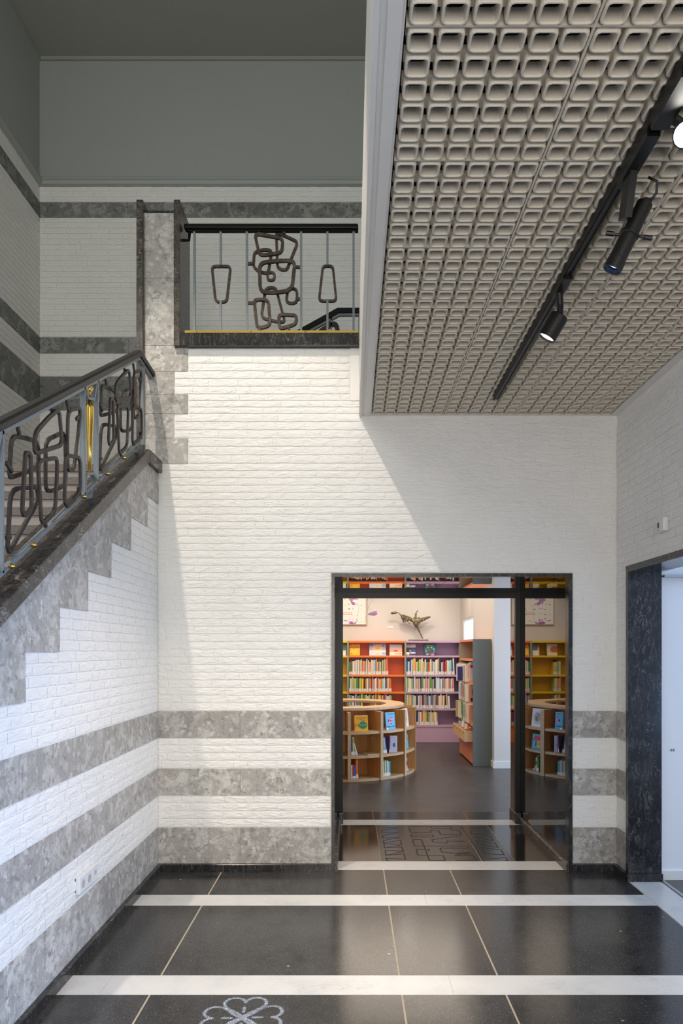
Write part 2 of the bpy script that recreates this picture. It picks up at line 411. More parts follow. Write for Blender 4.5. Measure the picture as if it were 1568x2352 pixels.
def sp_left(z):
    for i in range(len(SZ) - 1, -1, -1):
        if z > SZ[i]: return [(SY[i] + .002, D - .006)] if SY[i] < D - .05 else []
    return [(1.2, D - .006)]
rows = courses(.30, .519, sp_left) + courses(.705, .915, sp_left) + courses(1.101, 1.307, sp_left)
for i in range(3, len(SZ) - 1): rows += courses(SZ[i], SZ[i + 1], sp_left)
bricks(wl, math.pi / 2, (XL, 0, 0), rows, 12)

# ---- right wall with its door opening
wr = tag(empty('wall_right'), 'shaded white brick wall with a black framed side opening', kind='structure')
OY0, OY1, OZ = 2.2, 4.54, 2.055
m = MB(); m.box(XR + .003, 2.04, OY1, D + .1, 0, 3.6); m.box(XR + .003, 2.04, -3.2, -.7, 0, 3.6); m.box(XR + .003, 2.04, 1.4, OY0, 0, 3.6); m.box(XR + .003, 2.04, -.7, 1.4, OZ, 3.6); m.box(XR + .003, 2.04, OY0, OY1, OZ, 3.6)  # gap towards the viewpoint added so the blue fill can shine through
m.obj('wall_core', white_brick, wr, fix=False)
for z0, z1 in BANDS: slab(wr, fr(XR), OY1 + .002, D - .003, z0, z1)
def sp_right(z):
    # local a runs towards -Y from y = D
    return [(.006, D - OY1 - .002)] if z < OZ else [(.006, D - 1.2)]
rows = courses(.30, .519, sp_right) + courses(.705, .915, sp_right) + courses(1.101, 2.052, sp_right) + courses(2.052, 3.05, sp_right)
bricks(wr, -math.pi / 2, (XR, D, 0), rows, 13)

# ---- walls of the stair hall
ws = tag(empty('wall_stair_back'), 'dim white brick back wall of the stair hall with grey upper part', kind='structure')
m = MB(); m.box(XS - .1, 2.1, YS + .004, YS + .12, 2.55, 5.83); m.obj('wall_core', white_brick, ws, fix=False)
box('upper_wall', grey_plaster, ws, XS - .1, 2.1, YS, YS + .12, 5.83, ZC)
m = MB(); m.prism([(YS, 5.83), (YS - .035, 5.835), (YS - .045, 5.86), (YS - .030, 5.885), (YS - .030, 5.90), (YS - .012, 5.915), (YS, 5.92)], lambda a, b, c: (c, a, b), XS, 1.2)
m.obj('cornice', grey_plaster, ws)
K = YS / F
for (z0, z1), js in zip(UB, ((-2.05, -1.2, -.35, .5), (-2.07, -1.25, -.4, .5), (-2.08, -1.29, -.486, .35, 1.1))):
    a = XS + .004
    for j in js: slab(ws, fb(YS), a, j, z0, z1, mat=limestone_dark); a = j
sp = lambda z: [(XS + .004, .35)]
bricks(ws, 0, (0, YS, 0), courses(2.6, 3.75, sp) + courses(4.065, 4.28, sp) + courses(4.43, 5.543, sp) + courses(5.685, 5.835, sp), 14,
       visible=lambda u, v: (88 < u < 318 and v < 1068) or (430 < u < 822 and v < 765))
wsl = tag(empty('wall_stair_left'), 'dim white brick side wall of the stair hall with grey bands', kind='structure')
m = MB(); m.box(XS - .12, XS - .004, -3.2, YS + .1, 0, 5.83); m.obj('wall_core', white_brick, wsl, fix=False)
box('upper_wall', grey_plaster, wsl, XS - .12, XS, -3.2, YS, 5.83, ZC)
m = MB(); m.prism([(XS, 5.83), (XS + .035, 5.835), (XS + .045, 5.86), (XS + .030, 5.885), (XS + .030, 5.90), (XS + .012, 5.915), (XS, 5.92)], lambda a, b, c: (a, c, b), 3.0, YS)
m.obj('cornice', grey_plaster, wsl)
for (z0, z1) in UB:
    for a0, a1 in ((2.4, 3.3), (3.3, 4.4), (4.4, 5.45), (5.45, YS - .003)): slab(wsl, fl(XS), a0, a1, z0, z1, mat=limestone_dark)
sp = lambda z: [(3.3, YS - .006)]
bricks(wsl, math.pi / 2, (XS, 0, 0), courses(2.6, 3.75, sp) + courses(4.065, 4.28, sp) + courses(4.43, 5.543, sp) + courses(5.685, 5.835, sp), 15)

cu = tag(box('ceiling_stair', dark_ceiling, None, XS - .12, 2.1, -3.2, YS + .12, ZC, ZC + .1), 'plain grey ceiling high above the stair hall', kind='structure')
m = MB(); m.box(XS, 2.0, YS - .02, YS, ZC - .03, ZC); m.box(XS, XS + .02, -3, YS - .02, ZC - .03, ZC)
m.obj('cove', dark_ceiling, cu, fix=False)

# upper floor: slab, fascia, landing
uf = tag(empty('floor_upper'), 'upper floor slab with the warm white fascia above the hall', kind='structure')
box('slab', white_plaster, uf, .10, 2.1, -3.2, D, 3.34, 3.84)
box('fascia', trim_white, uf, .056, .10, .2, D - .006, 3.135, 3.85)
box('fascia_lip', trim_white, uf, .056, .072, .2, D - .006, 3.127, 3.135)
box('landing_slab', white_plaster, uf, -1.15, 2.1, D + .04, YS, 3.56, 3.66)
tag(box('wall_upper_right', grey_plaster, None, 2.1, 2.2, -3.2, YS + .1, 3.86, ZC), 'outer side wall of the upper hall', kind='structure')

# behind the camera: entrance wall with a glazed opening
wf = tag(empty('wall_front'), 'entrance wall behind the viewpoint with glazed openings', kind='structure')
m = MB()
m.box(XS - .1, -1.1, -3.3, -3.2, 0, ZC); m.box(1.5, 2.2, -3.3, -3.2, 0, ZC); m.box(-1.1, 1.5, -3.3, -3.2, 2.8, 4.3); m.box(-1.1, 1.5, -3.3, -3.2, 6.1, ZC)
m.obj('wall_core', white_plaster, wf, fix=False)

# ---- hall ceiling of moulded tiles
ce = tag(empty('ceiling'), 'ceiling of beige moulded grid tiles with square open cells', kind='structure')
PT = .0817; ZT = 3.135; TX = .1425; N6 = 6
def rsq(h, r, k=2):
    pts = []
    for cx_, cy_, a in ((1, 1, 0), (-1, 1, 90), (-1, -1, 180), (1, -1, 270)):
        for j in range(k + 1):
            an = math.radians(a + 90 * j / k); pts.append((cx_ * (h - r) + r * math.cos(an), cy_ * (h - r) + r * math.sin(an)))
    return pts
def tile_mesh(nx, ny):
    m = MB()
    prof = [(.0240, .040), (.0266, .004), (.0280, .0), (.0316, .0), (.0346, .005), (.0368, .038)]
    rings = [rsq(h, .010 if h < .03 else .0135) for h, _ in prof]; n = len(rings[0])
    for i in range(nx):
        for j in range(ny):
            cx_, cy_ = (i + .5) * PT, (j + .5) * PT
            vs = []; fs = []
            for k, (h, z) in enumerate(prof): vs += [(cx_ + a, cy_ + b, z) for a, b in rings[k]]
            for k in range(len(prof) - 1):
                for q in range(n): fs.append((k * n + q, k * n + (q + 1) % n, (k + 1) * n + (q + 1) % n, (k + 1) * n + q))
            m.add(vs, fs)
            # webs that tie the cells together, open at the corners
            m.box(cx_ + .030, cx_ + PT - .030, cy_ - .030, cy_ + .006, .024, .040) if i < nx - 1 else m.box(cx_ + .033, cx_ + PT / 2 - .0015, cy_ - .030, cy_ + .006, .024, .040)
            if i == 0: m.box(cx_ - PT / 2 + .0015, cx_ - .033, cy_ - .030, cy_ + .006, .024, .040)
            m.box(cx_ - .022, cx_ + .022, cy_ + .030, cy_ + PT - .030, .022, .040) if j < ny - 1 else m.box(cx_ - .022, cx_ + .022, cy_ + .033, cy_ + PT / 2 - .0015, .022, .040)
            if j == 0: m.box(cx_ - .022, cx_ + .022, cy_ - PT / 2 + .0015, cy_ - .033, .022, .040)
    return m
tmesh = {}
def tile(i0, nx, j0, ny):
    o = None
    if (nx, ny) not in tmesh:
        o = tile_mesh(nx, ny).obj('ceiling_tile', tile_beige, ce, fix=True); tmesh[(nx, ny)] = o.data
    else:
        o = bpy.data.objects.new('ceiling_tile', tmesh[(nx, ny)]); C.objects.link(o); o.parent = ce
    o.location = (TX + i0 * PT, D - .012 - (j0 + ny) * PT, ZT)
i = 0
for nx in (6, 6, 6, 2):
    for jt in range(7): tile(i, nx, jt * 6, 6)
    i += nx
tw = TX + 20 * PT; ty = D - .012 - 42 * PT
for k in (6, 12, 18): box('grid_bar', tile_beige, ce, TX + k * PT - .0035, TX + k * PT + .0035, ty, D - .012, ZT + .006, ZT + .045)
for k in range(1, 7): box('grid_bar', tile_beige, ce, TX, tw, D - .012 - 6 * k * PT - .0035, D - .012 - 6 * k * PT + .0035, ZT + .0065, ZT + .045)
box('plenum_shade', void_black, ce, .10, XR, -3.2, D, ZT + .16, ZT + .2)  # near-black sheet that paints in the darkness above the open cells
box('near_soffit', trim_white, ce, .10, XR, -3.2, ty, ZT, ZT + .02)
m = MB(); m.box(.072, .084, .2, D - .006, ZT - .001, ZT + .02); m.box(.092, TX - .012, .2, D - .006, ZT - .004, ZT + .02); m.box(TX - .012, TX - .004, .2, D - .006, ZT + .004, ZT + .045)
m.obj('border_board', trim_white, ce, fix=False)
box('shadow_groove', M_('groove_tan', (.30, .25, .18, 1), .7), ce, .084, .092, .2, D - .006, ZT + .006, ZT + .02)
box('border_board', trim_white, ce, tw + .004, XR + .004, .2, D, ZT - .002, ZT + .02)
box('border_board', trim_white, ce, TX - .004, tw + .004, D - .011, D, ZT - .002, ZT + .02)

# ---- floor: black slabs, white marble strips
fl_ = tag(empty('floor'), 'floor of polished black stone slabs divided by white marble strips', kind='structure')
box('floor_bed', joint_mat, fl_, XL - .1, 2.04, -3.2, 6.47, -.08, -.0015)
ST = [(.8637 * D, .902 * D), (.640 * D, .6787 * D), (.4165 * D, .455 * D), (.193 * D, .2315 * D)]     # marble strips
def fslab(x0, x1, y0, y1, mat, name, g=.0045):
    m = MB(); m.box(x0 + g, x1 - g, y0 + .0006, y1 - .0006, -.03, 0); return m.obj(name, mat, fl_, fix=False)
XJ = [XL, -.888, .225, .684, XR - .006]
rowsY = [(ST[0][1], D + .02), (ST[1][1], ST[0][0]), (ST[2][1], ST[1][0]), (ST[3][1], ST[2][0]), (-1.2, ST[3][0]), (-3.2, -1.2)]
for y0, y1 in rowsY:
    for a, b in zip(XJ[:-1], XJ[1:]): fslab(a, b, y0, y1, bluestone, 'floor_slab')
for y0, y1 in ST:
    for a, b in ((XL, -1.113), (-1.113, .4535), (.4535, XR - .006)): fslab(a, b, y0, y1, white_marble, 'marble_strip', .0007)
for y0, y1 in ((OY0, 3.5), (3.5, OY1 + .02)):
    fslab(XR - .004, 2.034, y0, y1, white_marble, 'marble_strip', .0007)
# inside the portal
PS = [(4.762, 4.955), (5.98, 6.165)]
for y0, y1 in PS: fslab(LX0 - .02, LX1 + .02, y0, y1, white_marble, 'marble_strip', .0007)
poldark = specks(M_('polished_portal_floor', (.014, .013, .013, 1), .11, ior=1.6, var=(160, .3)), (.07, .065, .06, 1), 80, .14, .5)
fslab(LX0 - .02, .214, 4.955, 5.98, poldark, 'floor_slab', .001)
fslab(1.180, LX1 + .02, 4.955, 5.98, poldark, 'floor_slab', .002)
ENG = M_('engraved_stone', (.024, .021, .019, 1), .20, ior=1.5, var=(160, .3)); eng = fslab(.214, .945, 4.955, 5.98, ENG, 'engraved_slab', .003); fslab(.945, 1.180, 4.955, 5.98, ENG, 'engraved_slab', .0022); eng['label'] = 'dark stone slab engraved with angular line ornament'
fslab(LX0 - .02, .2, 6.165, 6.47, bluestone, 'floor_slab', .002); fslab(.2, 1.05, 6.165, 6.47, bluestone, 'floor_slab', .002); fslab(1.05, LX1 + .02, 6.165, 6.47, bluestone, 'floor_slab', .002)
# engraved lines: read off as floor points
def gp(a, b):
    u, v = 780 + a / 2.9037, 1860 + b / 2.9037; Y = F * H / (v - CY); return ((u - CX) * Y / F, Y)
LN = [[(275, 118), (388, 120), (283, 138), (278, 152), (390, 150), (288, 172), (285, 188), (398, 184), (292, 205), (292, 222), (405, 202), (412, 230), (296, 226), (298, 254), (415, 234)],
      [(298, 254), (412, 248), (425, 276), (303, 271), (307, 303), (424, 278)], [(307, 303), (428, 294), (438, 330), (310, 322), (316, 340), (340, 339)],
      [(458, 112), (740, 112), (748, 126), (610, 122), (612, 113)], [(458, 112), (472, 152), (610, 150), (604, 136), (660, 138), (672, 164), (810, 166), (795, 138), (740, 134)],
      [(475, 168), (620, 168), (625, 182), (480, 182), (475, 168)], [(612, 200), (806, 172)], [(612, 200), (626, 216), (712, 222), (716, 209), (838, 210)],
      [(486, 199), (545, 199), (598, 338), (703, 338), (690, 306), (522, 305), (510, 264), (596, 264), (592, 276)], [(486, 199), (500, 242), (850, 242), (860, 256), (668, 256), (682, 282), (765, 290), (872, 284)],
      [(668, 256), (760, 254)], [(765, 305), (885, 302), (915, 338), (770, 338)], [(765, 305), (872, 284)], [(770, 290), (880, 302)],
      [(860, 120), (955, 112), (968, 124), (870, 124)], [(870, 140), (975, 140), (990, 162), (880, 160), (870, 140)], [(896, 182), (1005, 178), (1022, 206), (905, 184)], [(905, 204), (1035, 222), (1055, 250), (925, 228), (912, 206)],
      [(940, 250), (1075, 268), (1097, 300), (968, 294), (945, 255)], [(1000, 328), (1108, 318), (1120, 338), (1100, 338)]]
m = MB()
for ln in LN: m.band([gp(*p) for p in ln], ff(0), .0075, .0002, .0006, closed=False)
m.band([gp(805, 108), gp(960, 345)], ff(0), .008, .0002, .0006, closed=False)
m.obj('engraved_line', groove, fl_)

# ---- baseboards
def bb(name, pieces, kind_label):
    p = tag(empty(name), kind_label, kind='structure')
    for f, a0, a1 in pieces:
        mm = MB(); mm.prism([(0, 0), (.03, 0), (.03, .050), (.028, .052), (0, .052)], f, a0, a1); mm.obj('stone_plinth', black_marble, p)
bb('baseboard_back', [(lambda a, b, c: (c, D - a, b), XL + .031, -.763), (lambda a, b, c: (c, D - a, b), -.763, LX0 - .002), (lambda a, b, c: (c, D - a, b), LX1 + .004, XR - .031)], 'low black marble baseboard along the back wall')
bb('baseboard_left', [(lambda a, b, c: (XL + a, c, b), .9, 2.2), (lambda a, b, c: (XL + a, c, b), 2.2, 3.55), (lambda a, b, c: (XL + a, c, b), 3.55, D)], 'low black marble baseboard under the stair wall')
bb('baseboard_right', [(lambda a, b, c: (XR - a, c, b), OY1, D)], 'short black marble baseboard in the right corner')

# ---- portal to the library
pt = tag(empty('door_1'), 'black marble portal with mirror polished reveals leading to the library', kind='structure')
m = MB(); m.box(PX0, LX0, D - .012, D + .06, 0, PZ); m.obj('frame', black_marble, pt, fix=False)
m = MB(); m.box(LX1, PX1, D - .012, D + .06, 0, PZ); m.obj('frame', black_marble, pt, fix=False)
m = MB(); m.box(LX0, LX1, D - .012, D + .06, LZ, PZ); m.obj('frame', black_marble, pt, fix=False)
ys = [D + .06, 4.99, 5.40, 5.81, LY]
for k in range(4):
    dl = (.002, .0012, .0025, .0015)[k]
    m = MB(); m.add([(LX1 + dl, ys[k], 0), (LX1, ys[k + 1] - .002, 0), (LX1, ys[k + 1] - .002, LZ), (LX1 + dl, ys[k], LZ), (LX1 + .02, ys[k], 0), (LX1 + .02, ys[k + 1] - .002, 0), (LX1 + .02, ys[k + 1] - .002, LZ), (LX1 + .02, ys[k], LZ)],
                    [(0, 1, 2, 3), (4, 7, 6, 5), (0, 3, 7, 4), (1, 5, 6, 2), (3, 2, 6, 7), (0, 4, 5, 1)]); m.obj('reveal_panel', polished_black, pt)
    m = MB(); m.box(LX0 - .02, LX0, ys[k], ys[k + 1] - .002, 0, LZ); m.obj('reveal_panel', polished_black, pt, fix=False)
for a, b in ((LX0, .69), (.69, LX1)):
    m = MB(); m.box(a, b - .002, D + .06, LY, LZ, LZ + .02); m.obj('soffit_panel', polished_black, pt, fix=False)
for f, nm in ((lambda a, b, c: (LX1 - a, c, b), 'plinth'), (lambda a, b, c: (LX0 + a, c, b), 'plinth')):
    m = MB(); m.prism([(0, 0), (.022, 0), (.022, .05), (.012, .06), (0, .06)], f, D - .03, 6.02); m.obj(nm, brown_marble, pt)
for x0, x1 in ((LX1 - .06, LX1), (LX0, LX0 + .045)):
    m = MB(); m.box(x0, x1, 6.02, 6.24, 0, .095); bev(m.obj('plinth_block', black_marble, pt, fix=False), .008)
m = MB(); m.box(LX0, LX0 + .042, 6.08, 6.13, 0, LZ); m.obj('steel_post', steel_black, pt, fix=False)
m = MB(); m.box(LX1 - .042, LX1, 6.08, 6.13, 0, LZ); m.obj('steel_post', steel_black, pt, fix=False)
m = MB(); m.box(LX0 + .042, LX1 - .042, 6.08, 6.13, LZ - .045, LZ); m.obj('steel_lintel', steel_black, pt, fix=False)

# ---- side opening
d2 = tag(empty('door_2'), 'side opening in the right wall framed in black marble with bluish daylight', kind='structure')
m = MB(); m.box(XR - .010, 2.04, OY1 - .02, OY1 + .018, 0, OZ + .0); m.obj('jamb', black_marble, d2, fix=False)
m = MB(); m.box(XR - .010, 2.04, OY0, OY1 - .02, OZ - .02, OZ + .018); m.obj('head', black_marble, d2, fix=False)
m = MB(); m.box(XR - .012, XR + .01, OY0, OY1 + .018, OZ - .0, OZ + .020); m.obj('architrave', black_marble, d2, fix=False)
m = MB(); m.box(XR - .018, 2.046, OY1 - .032, OY1 - .02, 0, .052); bev(m.obj('plinth', black_marble, d2, fix=False), .003)
m = MB(); m.box(2.040, 2.062, OY0, OY1 + .03, -.02, .004); m.obj('threshold', aluminium, d2, fix=False)
m = MB(); m.box(2.05, 3.2, 4.50, 4.56, 2.0, 2.012); m.obj('door_track', aluminium, d2, fix=False)
wv = tag(empty('wall_vestibule'), 'white wall of the vestibule beyond the side opening', kind='structure')
m = MB(); m.box(2.04, 3.3, 4.56, 4.7, 0, 2.6); m.box(2.04, 3.3, OY0 - .2, OY0 - .1, 0, 2.6); m.box(2.04, 3.3, OY0 - .2, 4.7, 2.5, 2.6); m.obj('wall_core', M_('vestibule_white', (.74, .76, .80, 1), .5), wv, fix=False)
m = MB(); m.box(2.04, 3.3, 4.545, 4.56, 0, .06); m.obj('baseboard', plastic_white, wv, fix=False)
m = MB(); m.box(2.118, 2.126, 4.556, 4.562, .850, .866); m.box(2.134, 2.142, 4.556, 4.562, .850, .866); m.obj('wall_mark', grey_metal, wv, fix=False)
tag(box('floor_vestibule', bluestone, None, 2.062, 3.3, OY0 - .2, 4.56, -.08, -.001), 'dark floor beyond the side threshold', kind='structure')

# ---- library shell
lf = tag(box('floor_library', lib_floor, None, -3.5, 4.1, 6.47, 11.7, -.08, -.0015), 'dark grey smooth library floor', kind='structure')
lw = tag(empty('wall_library'), 'warm white library walls', kind='structure')
m = MB()
m.box(-3.6, 1.95, 11.60, 11.7, 0, 3.0)                  # far wall
m.box(1.84, 4.1, 8.85, 8.95, 0, 3.0); m.box(1.84, 1.95, 11.32, 11.6, 0, 3.0); m.box(1.84, 1.95, 8.95, 10.36, 0, 3.0); m.box(1.84, 1.95, 10.36, 11.32, 0, 1.2); m.box(1.84, 1.95, 10.36, 11.32, 2.03, 3.0)
m.box(-3.6, -3.5, 6.45, 11.6, 0, 3.0)
m.box(4.0, 4.1, 6.45, 8.85, 0, 3.0); m.box(-3.6, LX0 - .02, 6.40, 6.47, 0, 3.0); m.box(LX1 + .02, 4.1, 6.40, 6.47, 0, 3.0); m.box(LX0 - .02, LX1 + .02, 6.40, 6.47, LZ + .02, 3.0)
m.obj('wall_core', lib_wall, lw, fix=False)
wn = tag(empty('window_1'), 'small pale blue daylit window in the library side wall', kind='structure')
m = MB(); m.box(1.862, 1.87, 10.39, 11.29, 1.23, 2.0); m.obj('pane', emis('daylit_pane', (.50, .66, .88, 1), .75), wn, fix=False)
for q in ((10.36, 11.32, 1.2, 1.23), (10.36, 11.32, 2.0, 2.03), (10.36, 10.39, 1.23, 2.0), (11.29, 11.32, 1.23, 2.0)):
    m = MB(); m.box(1.845, 1.88, q[0], q[1], q[2], q[3]); m.obj('frame', plastic_white, wn, fix=False)
m = MB(); m.box(1.825, 4.0, 8.835, 8.85, 0, .085); m.box(1.825, 1.84, 8.85, 9.0, 0, .085); m.obj('baseboard', plastic_white, lw, fix=False)
tag(box('ceiling_library', lib_wall, None, -3.6, 4.1, 6.40, 11.7, 3.0, 3.08), 'white library ceiling', kind='structure')

# ================================================================== STAIR AND BALUSTRADES
st = tag(empty('staircase', (-2.18, 4.4, 2.71)), 'straight stair flight with brown terrazzo nosings behind the iron balustrade', 'staircase')
def kid(o, p):
    o.parent = p; o.matrix_parent_inverse = Matrix.Translation(p.location).inverted(); return o
YL, ZL, G, Rr = 4.4, 2.71, .234, .14
for k in range(11):
    y, z = YL - k * G, ZL - k * Rr
    m = MB(); m.box(XS + .004, XP - .006, y, (y + G + .02) if k else YS - .004, z - .045, z); tr = kid(m.obj('tread', terrazzo, None, fix=False), st)
    m = MB(); m.box(XS + .004, XP - .006, y + .022, y + .035, z - Rr, z - .045); kid(m.obj('riser', riser_mat, None, fix=False), st)

copg = tag(empty('stair_coping', (XL, 2.5, 1.6)), 'brown veined marble coping sloping along the stair parapet', 'coping')
XF, XB = -1.298, -1.490
def cop(pts, name='coping_slab'):
    m = MB(); m.prism(pts, lambda a, b, c: (c, a, b), XB, XF); return bev(kid(m.obj(name, brown_marble, None), copg), .006)
t_ = lambda y: cop_b(y) + .0005
cop([(.9, t_(.9)), (2.75, t_(2.75)), (2.75, t_(2.75) + .082), (.9, t_(.9) + .082)])
cop([(2.753, t_(2.753)), (4.45, t_(4.45)), (4.45, t_(4.45) + .082), (2.753, t_(2.753) + .082)])
cop([(4.453, t_(4.45)), (D - .006, t_(4.45)), (D - .006, t_(4.45) + .082), (4.453, t_(4.45) + .082)])

# stair balustrade in the plane x = XRL
XRL = -1.374
def rp(u, v):                       # picture point -> (y, z) in the balustrade's plane
    Y = -XRL * F / (CX - u); return (Y, H + (CY - v) * Y / F)
fx = lambda a, b, c: (XRL + c, a, b)
br = tag(empty('stair_balustrade', (XRL, 2.6, 1.8)), 'grey steel stair balustrade filled with interlaced brown iron loops and a brass drop', 'balustrade')
SL = .59
pk = rp(317, 811)
hz = lambda y: pk[1] - SL * (pk[0] - y)
bz = lambda y: cop_b(y) + .135
m = MB()
# handrail: rounded section
sec = [(-.026, -.012), (-.020, -.022), (.020, -.022), (.026, -.012), (.026, .008), (.018, .020), (-.018, .020), (-.026, .008)]
path = [(.9, hz(.9)), (pk[0], pk[1]), (D - .01, pk[1] - .015)]
vs = []
for y, z in path: vs += [(XRL + a, y, z + b) for a, b in sec]
n = len(sec); fs = [(i * n + k, i * n + (k + 1) % n, (i + 1) * n + (k + 1) % n, (i + 1) * n + k) for i in range(2) for k in range(n)] + [list(range(n)), [2 * n + k for k in range(n)]]
m.add(vs, fs); kid(m.obj('handrail', dark_rail, None), br)
m = MB(); m.band([(.9, hz(.9) - .034), (pk[0], pk[1] - .034), (D - .02, pk[1] - .049)], fx, .014, -.013, .013, closed=False); kid(m.obj('top_rail', grey_metal, None), br)
m = MB(); m.band([(.9, bz(.9)), (4.43, bz(4.43))], fx, .016, -.013, .013, closed=False); kid(m.obj('bottom_rail', grey_metal, None), br)
m = MB()
for y in (1.3, 2.62, 3.62, 4.40):
    m = MB(); m.box(XRL - .012, XRL + .012, y - .012, y + .012, cop_b(y) + .07, bz(y)); kid(m.obj('rail_foot', grey_metal, None, fix=False), br)
for k in range(-1, 2):
    for yy in (3.524, 3.711):
        y = yy + k * 1.0155
        if y > 4.6: continue
        m = MB(); m.box(XRL - .013, XRL + .013, y - .006, y + .006, bz(y), hz(y) - .028); kid(m.obj('post', grey_metal, None, fix=False), br)
    y0, y1 = 3.531 + k * 1.0155, 3.704 + k * 1.0155
    if y1 > 4.6: continue
    ym = (y0 + y1) / 2
    m = MB()
    m.band([(y0 + .012, hz(y0) - .050), (y0 + .048, hz(ym) - .122), (y1 - .045, hz(ym) - .098), (y1 - .008, hz(y1) - .046)], fx, .012, -.0125, .0125, closed=False)
    kid(m.obj('bracket', grey_metal, None), br); m = MB()
    m.band([(y0 + .008, bz(y0) + .01), (y0 + .012, bz(ym) + .03), (y0 + .03, bz(ym) + .058), (y1 - .055, bz(ym) + .082), (y1 - .008, bz(y1) + .012)], fx, .012, -.0125, .0125, closed=False)
    kid(m.obj('bracket', grey_metal, None), br)
    zt, zb = hz(ym) - .112, bz(ym) + .066; Lz = zt - zb
    m = MB(); m.tube([(XRL, ym, zt - Lz * q) for q in (0, .03, .07, .10, .13, .3, .6, 1)], [.006, .010, .018, .0225, .023, .0195, .0135, .007], 14)
    kid(m.obj('brass_drop', brass, None, smooth=True), br)
    m = MB(); zk = hz(ym) - .055; m.tube([(XRL, ym, zk - .052), (XRL, ym, zk - .024), (XRL, ym, zk - .018), (XRL, ym, zk), (XRL, ym, zk + .018), (XRL, ym, zk + .024)], [.006, .006, .012, .021, .012, .006], 12)
    kid(m.obj('brass_knob', brass, None, smooth=True), br)
m = MB()
for y in (2.74, 2.93, 3.48, 3.82, 4.10):
    m = MB(); m.tube([(XRL + .012, y, bz(y) + .005), (XRL + .022, y, bz(y) + .005), (XRL + .032, y, bz(y) + .005), (XRL + .036, y, bz(y) + .005)], [.006, .011, .009, .002], 8)
    kid(m.obj('brass_button', brass, None, smooth=True), br)
g5 = lambda a, b: rp(a / 5.345, 920 + b / 5.345)
SL_LOOPS = [([(175, 425), (385, 470), (500, 512), (508, 800), (400, 862), (160, 945), (150, 880)], .05, 0), ([(395, 400), (560, 215), (670, 120), (700, 160), (733, 545), (560, 600), (385, 655)], .04, 2),
            ([(835, 125), (988, 85), (960, 400), (905, 850), (835, 862), (825, 600)], .04, 1), ([(590, 490), (822, 380), (835, 700), (838, 1030), (740, 1085), (590, 1128)], .05, 0),
            ([(280, 632), (342, 655), (357, 1350), (258, 1415), (238, 1340)], .04, 2), ([(430, 745), (672, 700), (668, 900), (645, 1360), (500, 1500), (475, 1470)], .04, 2),
            ([(775, 668), (955, 700), (960, 1110), (860, 1230), (760, 1290)], .04, 2), ([(165, 1085), (490, 1065), (505, 1220), (380, 1440), (220, 1730), (150, 1865), (128, 1800)], .06, 0)]
SL_STUBS = [[(200, 262), (240, 420)], [(618, 40), (640, 140)], [(815, -10), (842, 115)], [(76, 760), (150, 870)], [(74, 1690), (130, 1675)], [(548, 1490), (572, 1575)], [(815, 1265), (825, 1325)], [(985, 1160), (955, 1060)], [(970, 200), (935, 230)]]
for k in range(-1, 2):
    dy, dz = k * 1.0155, k * 1.0155 * SL
    for pts, r, lay in SL_LOOPS:
        P = [(g5(*p)[0] + dy, g5(*p)[1] + dz) for p in pts]
        m = MB(); c = (lay - 1) * .0115
        m.band(fillet(P, r, 3), fx, .0180, c - .0055, c + .0055); kid(m.obj('iron_loop', iron_dark, None), br)
    for a, b in SL_STUBS:
        A, B = [(g5(*p)[0] + dy, g5(*p)[1] + dz) for p in (a, b)]
        if A[0] > 4.55 or B[0] > 4.55: continue
        m = MB(); m.band([A, B], fx, .017, -.005, .005, closed=False); kid(m.obj('iron_stub', iron_dark, None), br)

# ---- pillar at the head of the stair
pl = tag(empty('pillar', (-1.32, D, 2.8)), 'grey stone pillar between two dark marble cheeks at the head of the stair', 'pillar')
m = MB(); m.box(-1.467, -1.422, D - .04, 5.0, 2.80, 4.60); bev(kid(m.obj('marble_cheek', brown_marble, None, fix=False), pl), .003)
m = MB(); m.box(-1.212, -1.17, D - .04, 5.0, 3.601, 4.60); bev(kid(m.obj('marble_cheek', brown_marble, None, fix=False), pl), .003)
for z0, z1 in ((3.6165, 4.08), (4.082, 4.53)):
    m = MB(); m.box(-1.422, -1.212, D - .004, 4.98, z0, z1); kid(m.obj('stone_slab', limestone, None, fix=False), pl)
m = MB(); m.box(-1.422, -1.212, D - .006, 4.98, 4.531, 4.546); kid(m.obj('cap', black_marble, None, fix=False), pl)

# ---- landing ledge and balustrade
le = tag(empty('landing_ledge', (-.56, D, 3.6)), 'black marble ledge of the landing edged with a brass strip', 'ledge')
m = MB(); m.box(-1.168, .050, D - .045, D + .14, 3.601, 3.688); bev(kid(m.obj('marble_slab', black_marble, None, fix=False), le), .003)
m = MB(); m.box(-1.135, .050, D - .040, D + .02, 3.6885, 3.705); kid(m.obj('brass_strip', brass, None, fix=False), le)
m = MB()
for u in (455, 578, 702):
    m = MB(); m.box((u - CX) * .003 - .004, (u - CX) * .003 + .004, D - .0425, D - .04, 3.694, 3.700)
    kid(m.obj('screw', plastic_dark, None, fix=False), le)
YB = 4.80; kb = YB / F
lb = tag(empty('landing_balustrade', (-.56, YB, 3.70)), 'landing balustrade with black handrail, thin grey bars and a cluster of iron loops', 'balustrade')
xz = lambda u, v: ((u - CX) * kb, H + (CY - v) * kb)
fy = lambda a, b, c: (a, YB - c, b)
m = MB(); a, b = xz(424, 524), xz(824, 524); m.box(a[0], .050, YB - .028, YB + .028, b[1] - .016, b[1] + .018); bev(kid(m.obj('handrail', steel_black, None, fix=False), lb), .008)
m = MB(); m.box(xz(430, 0)[0], .050, YB - .012, YB + .012, xz(0, 532)[1] - .004, xz(0, 532)[1] + .012); kid(m.obj('top_rail', steel_black, None, fix=False), lb)
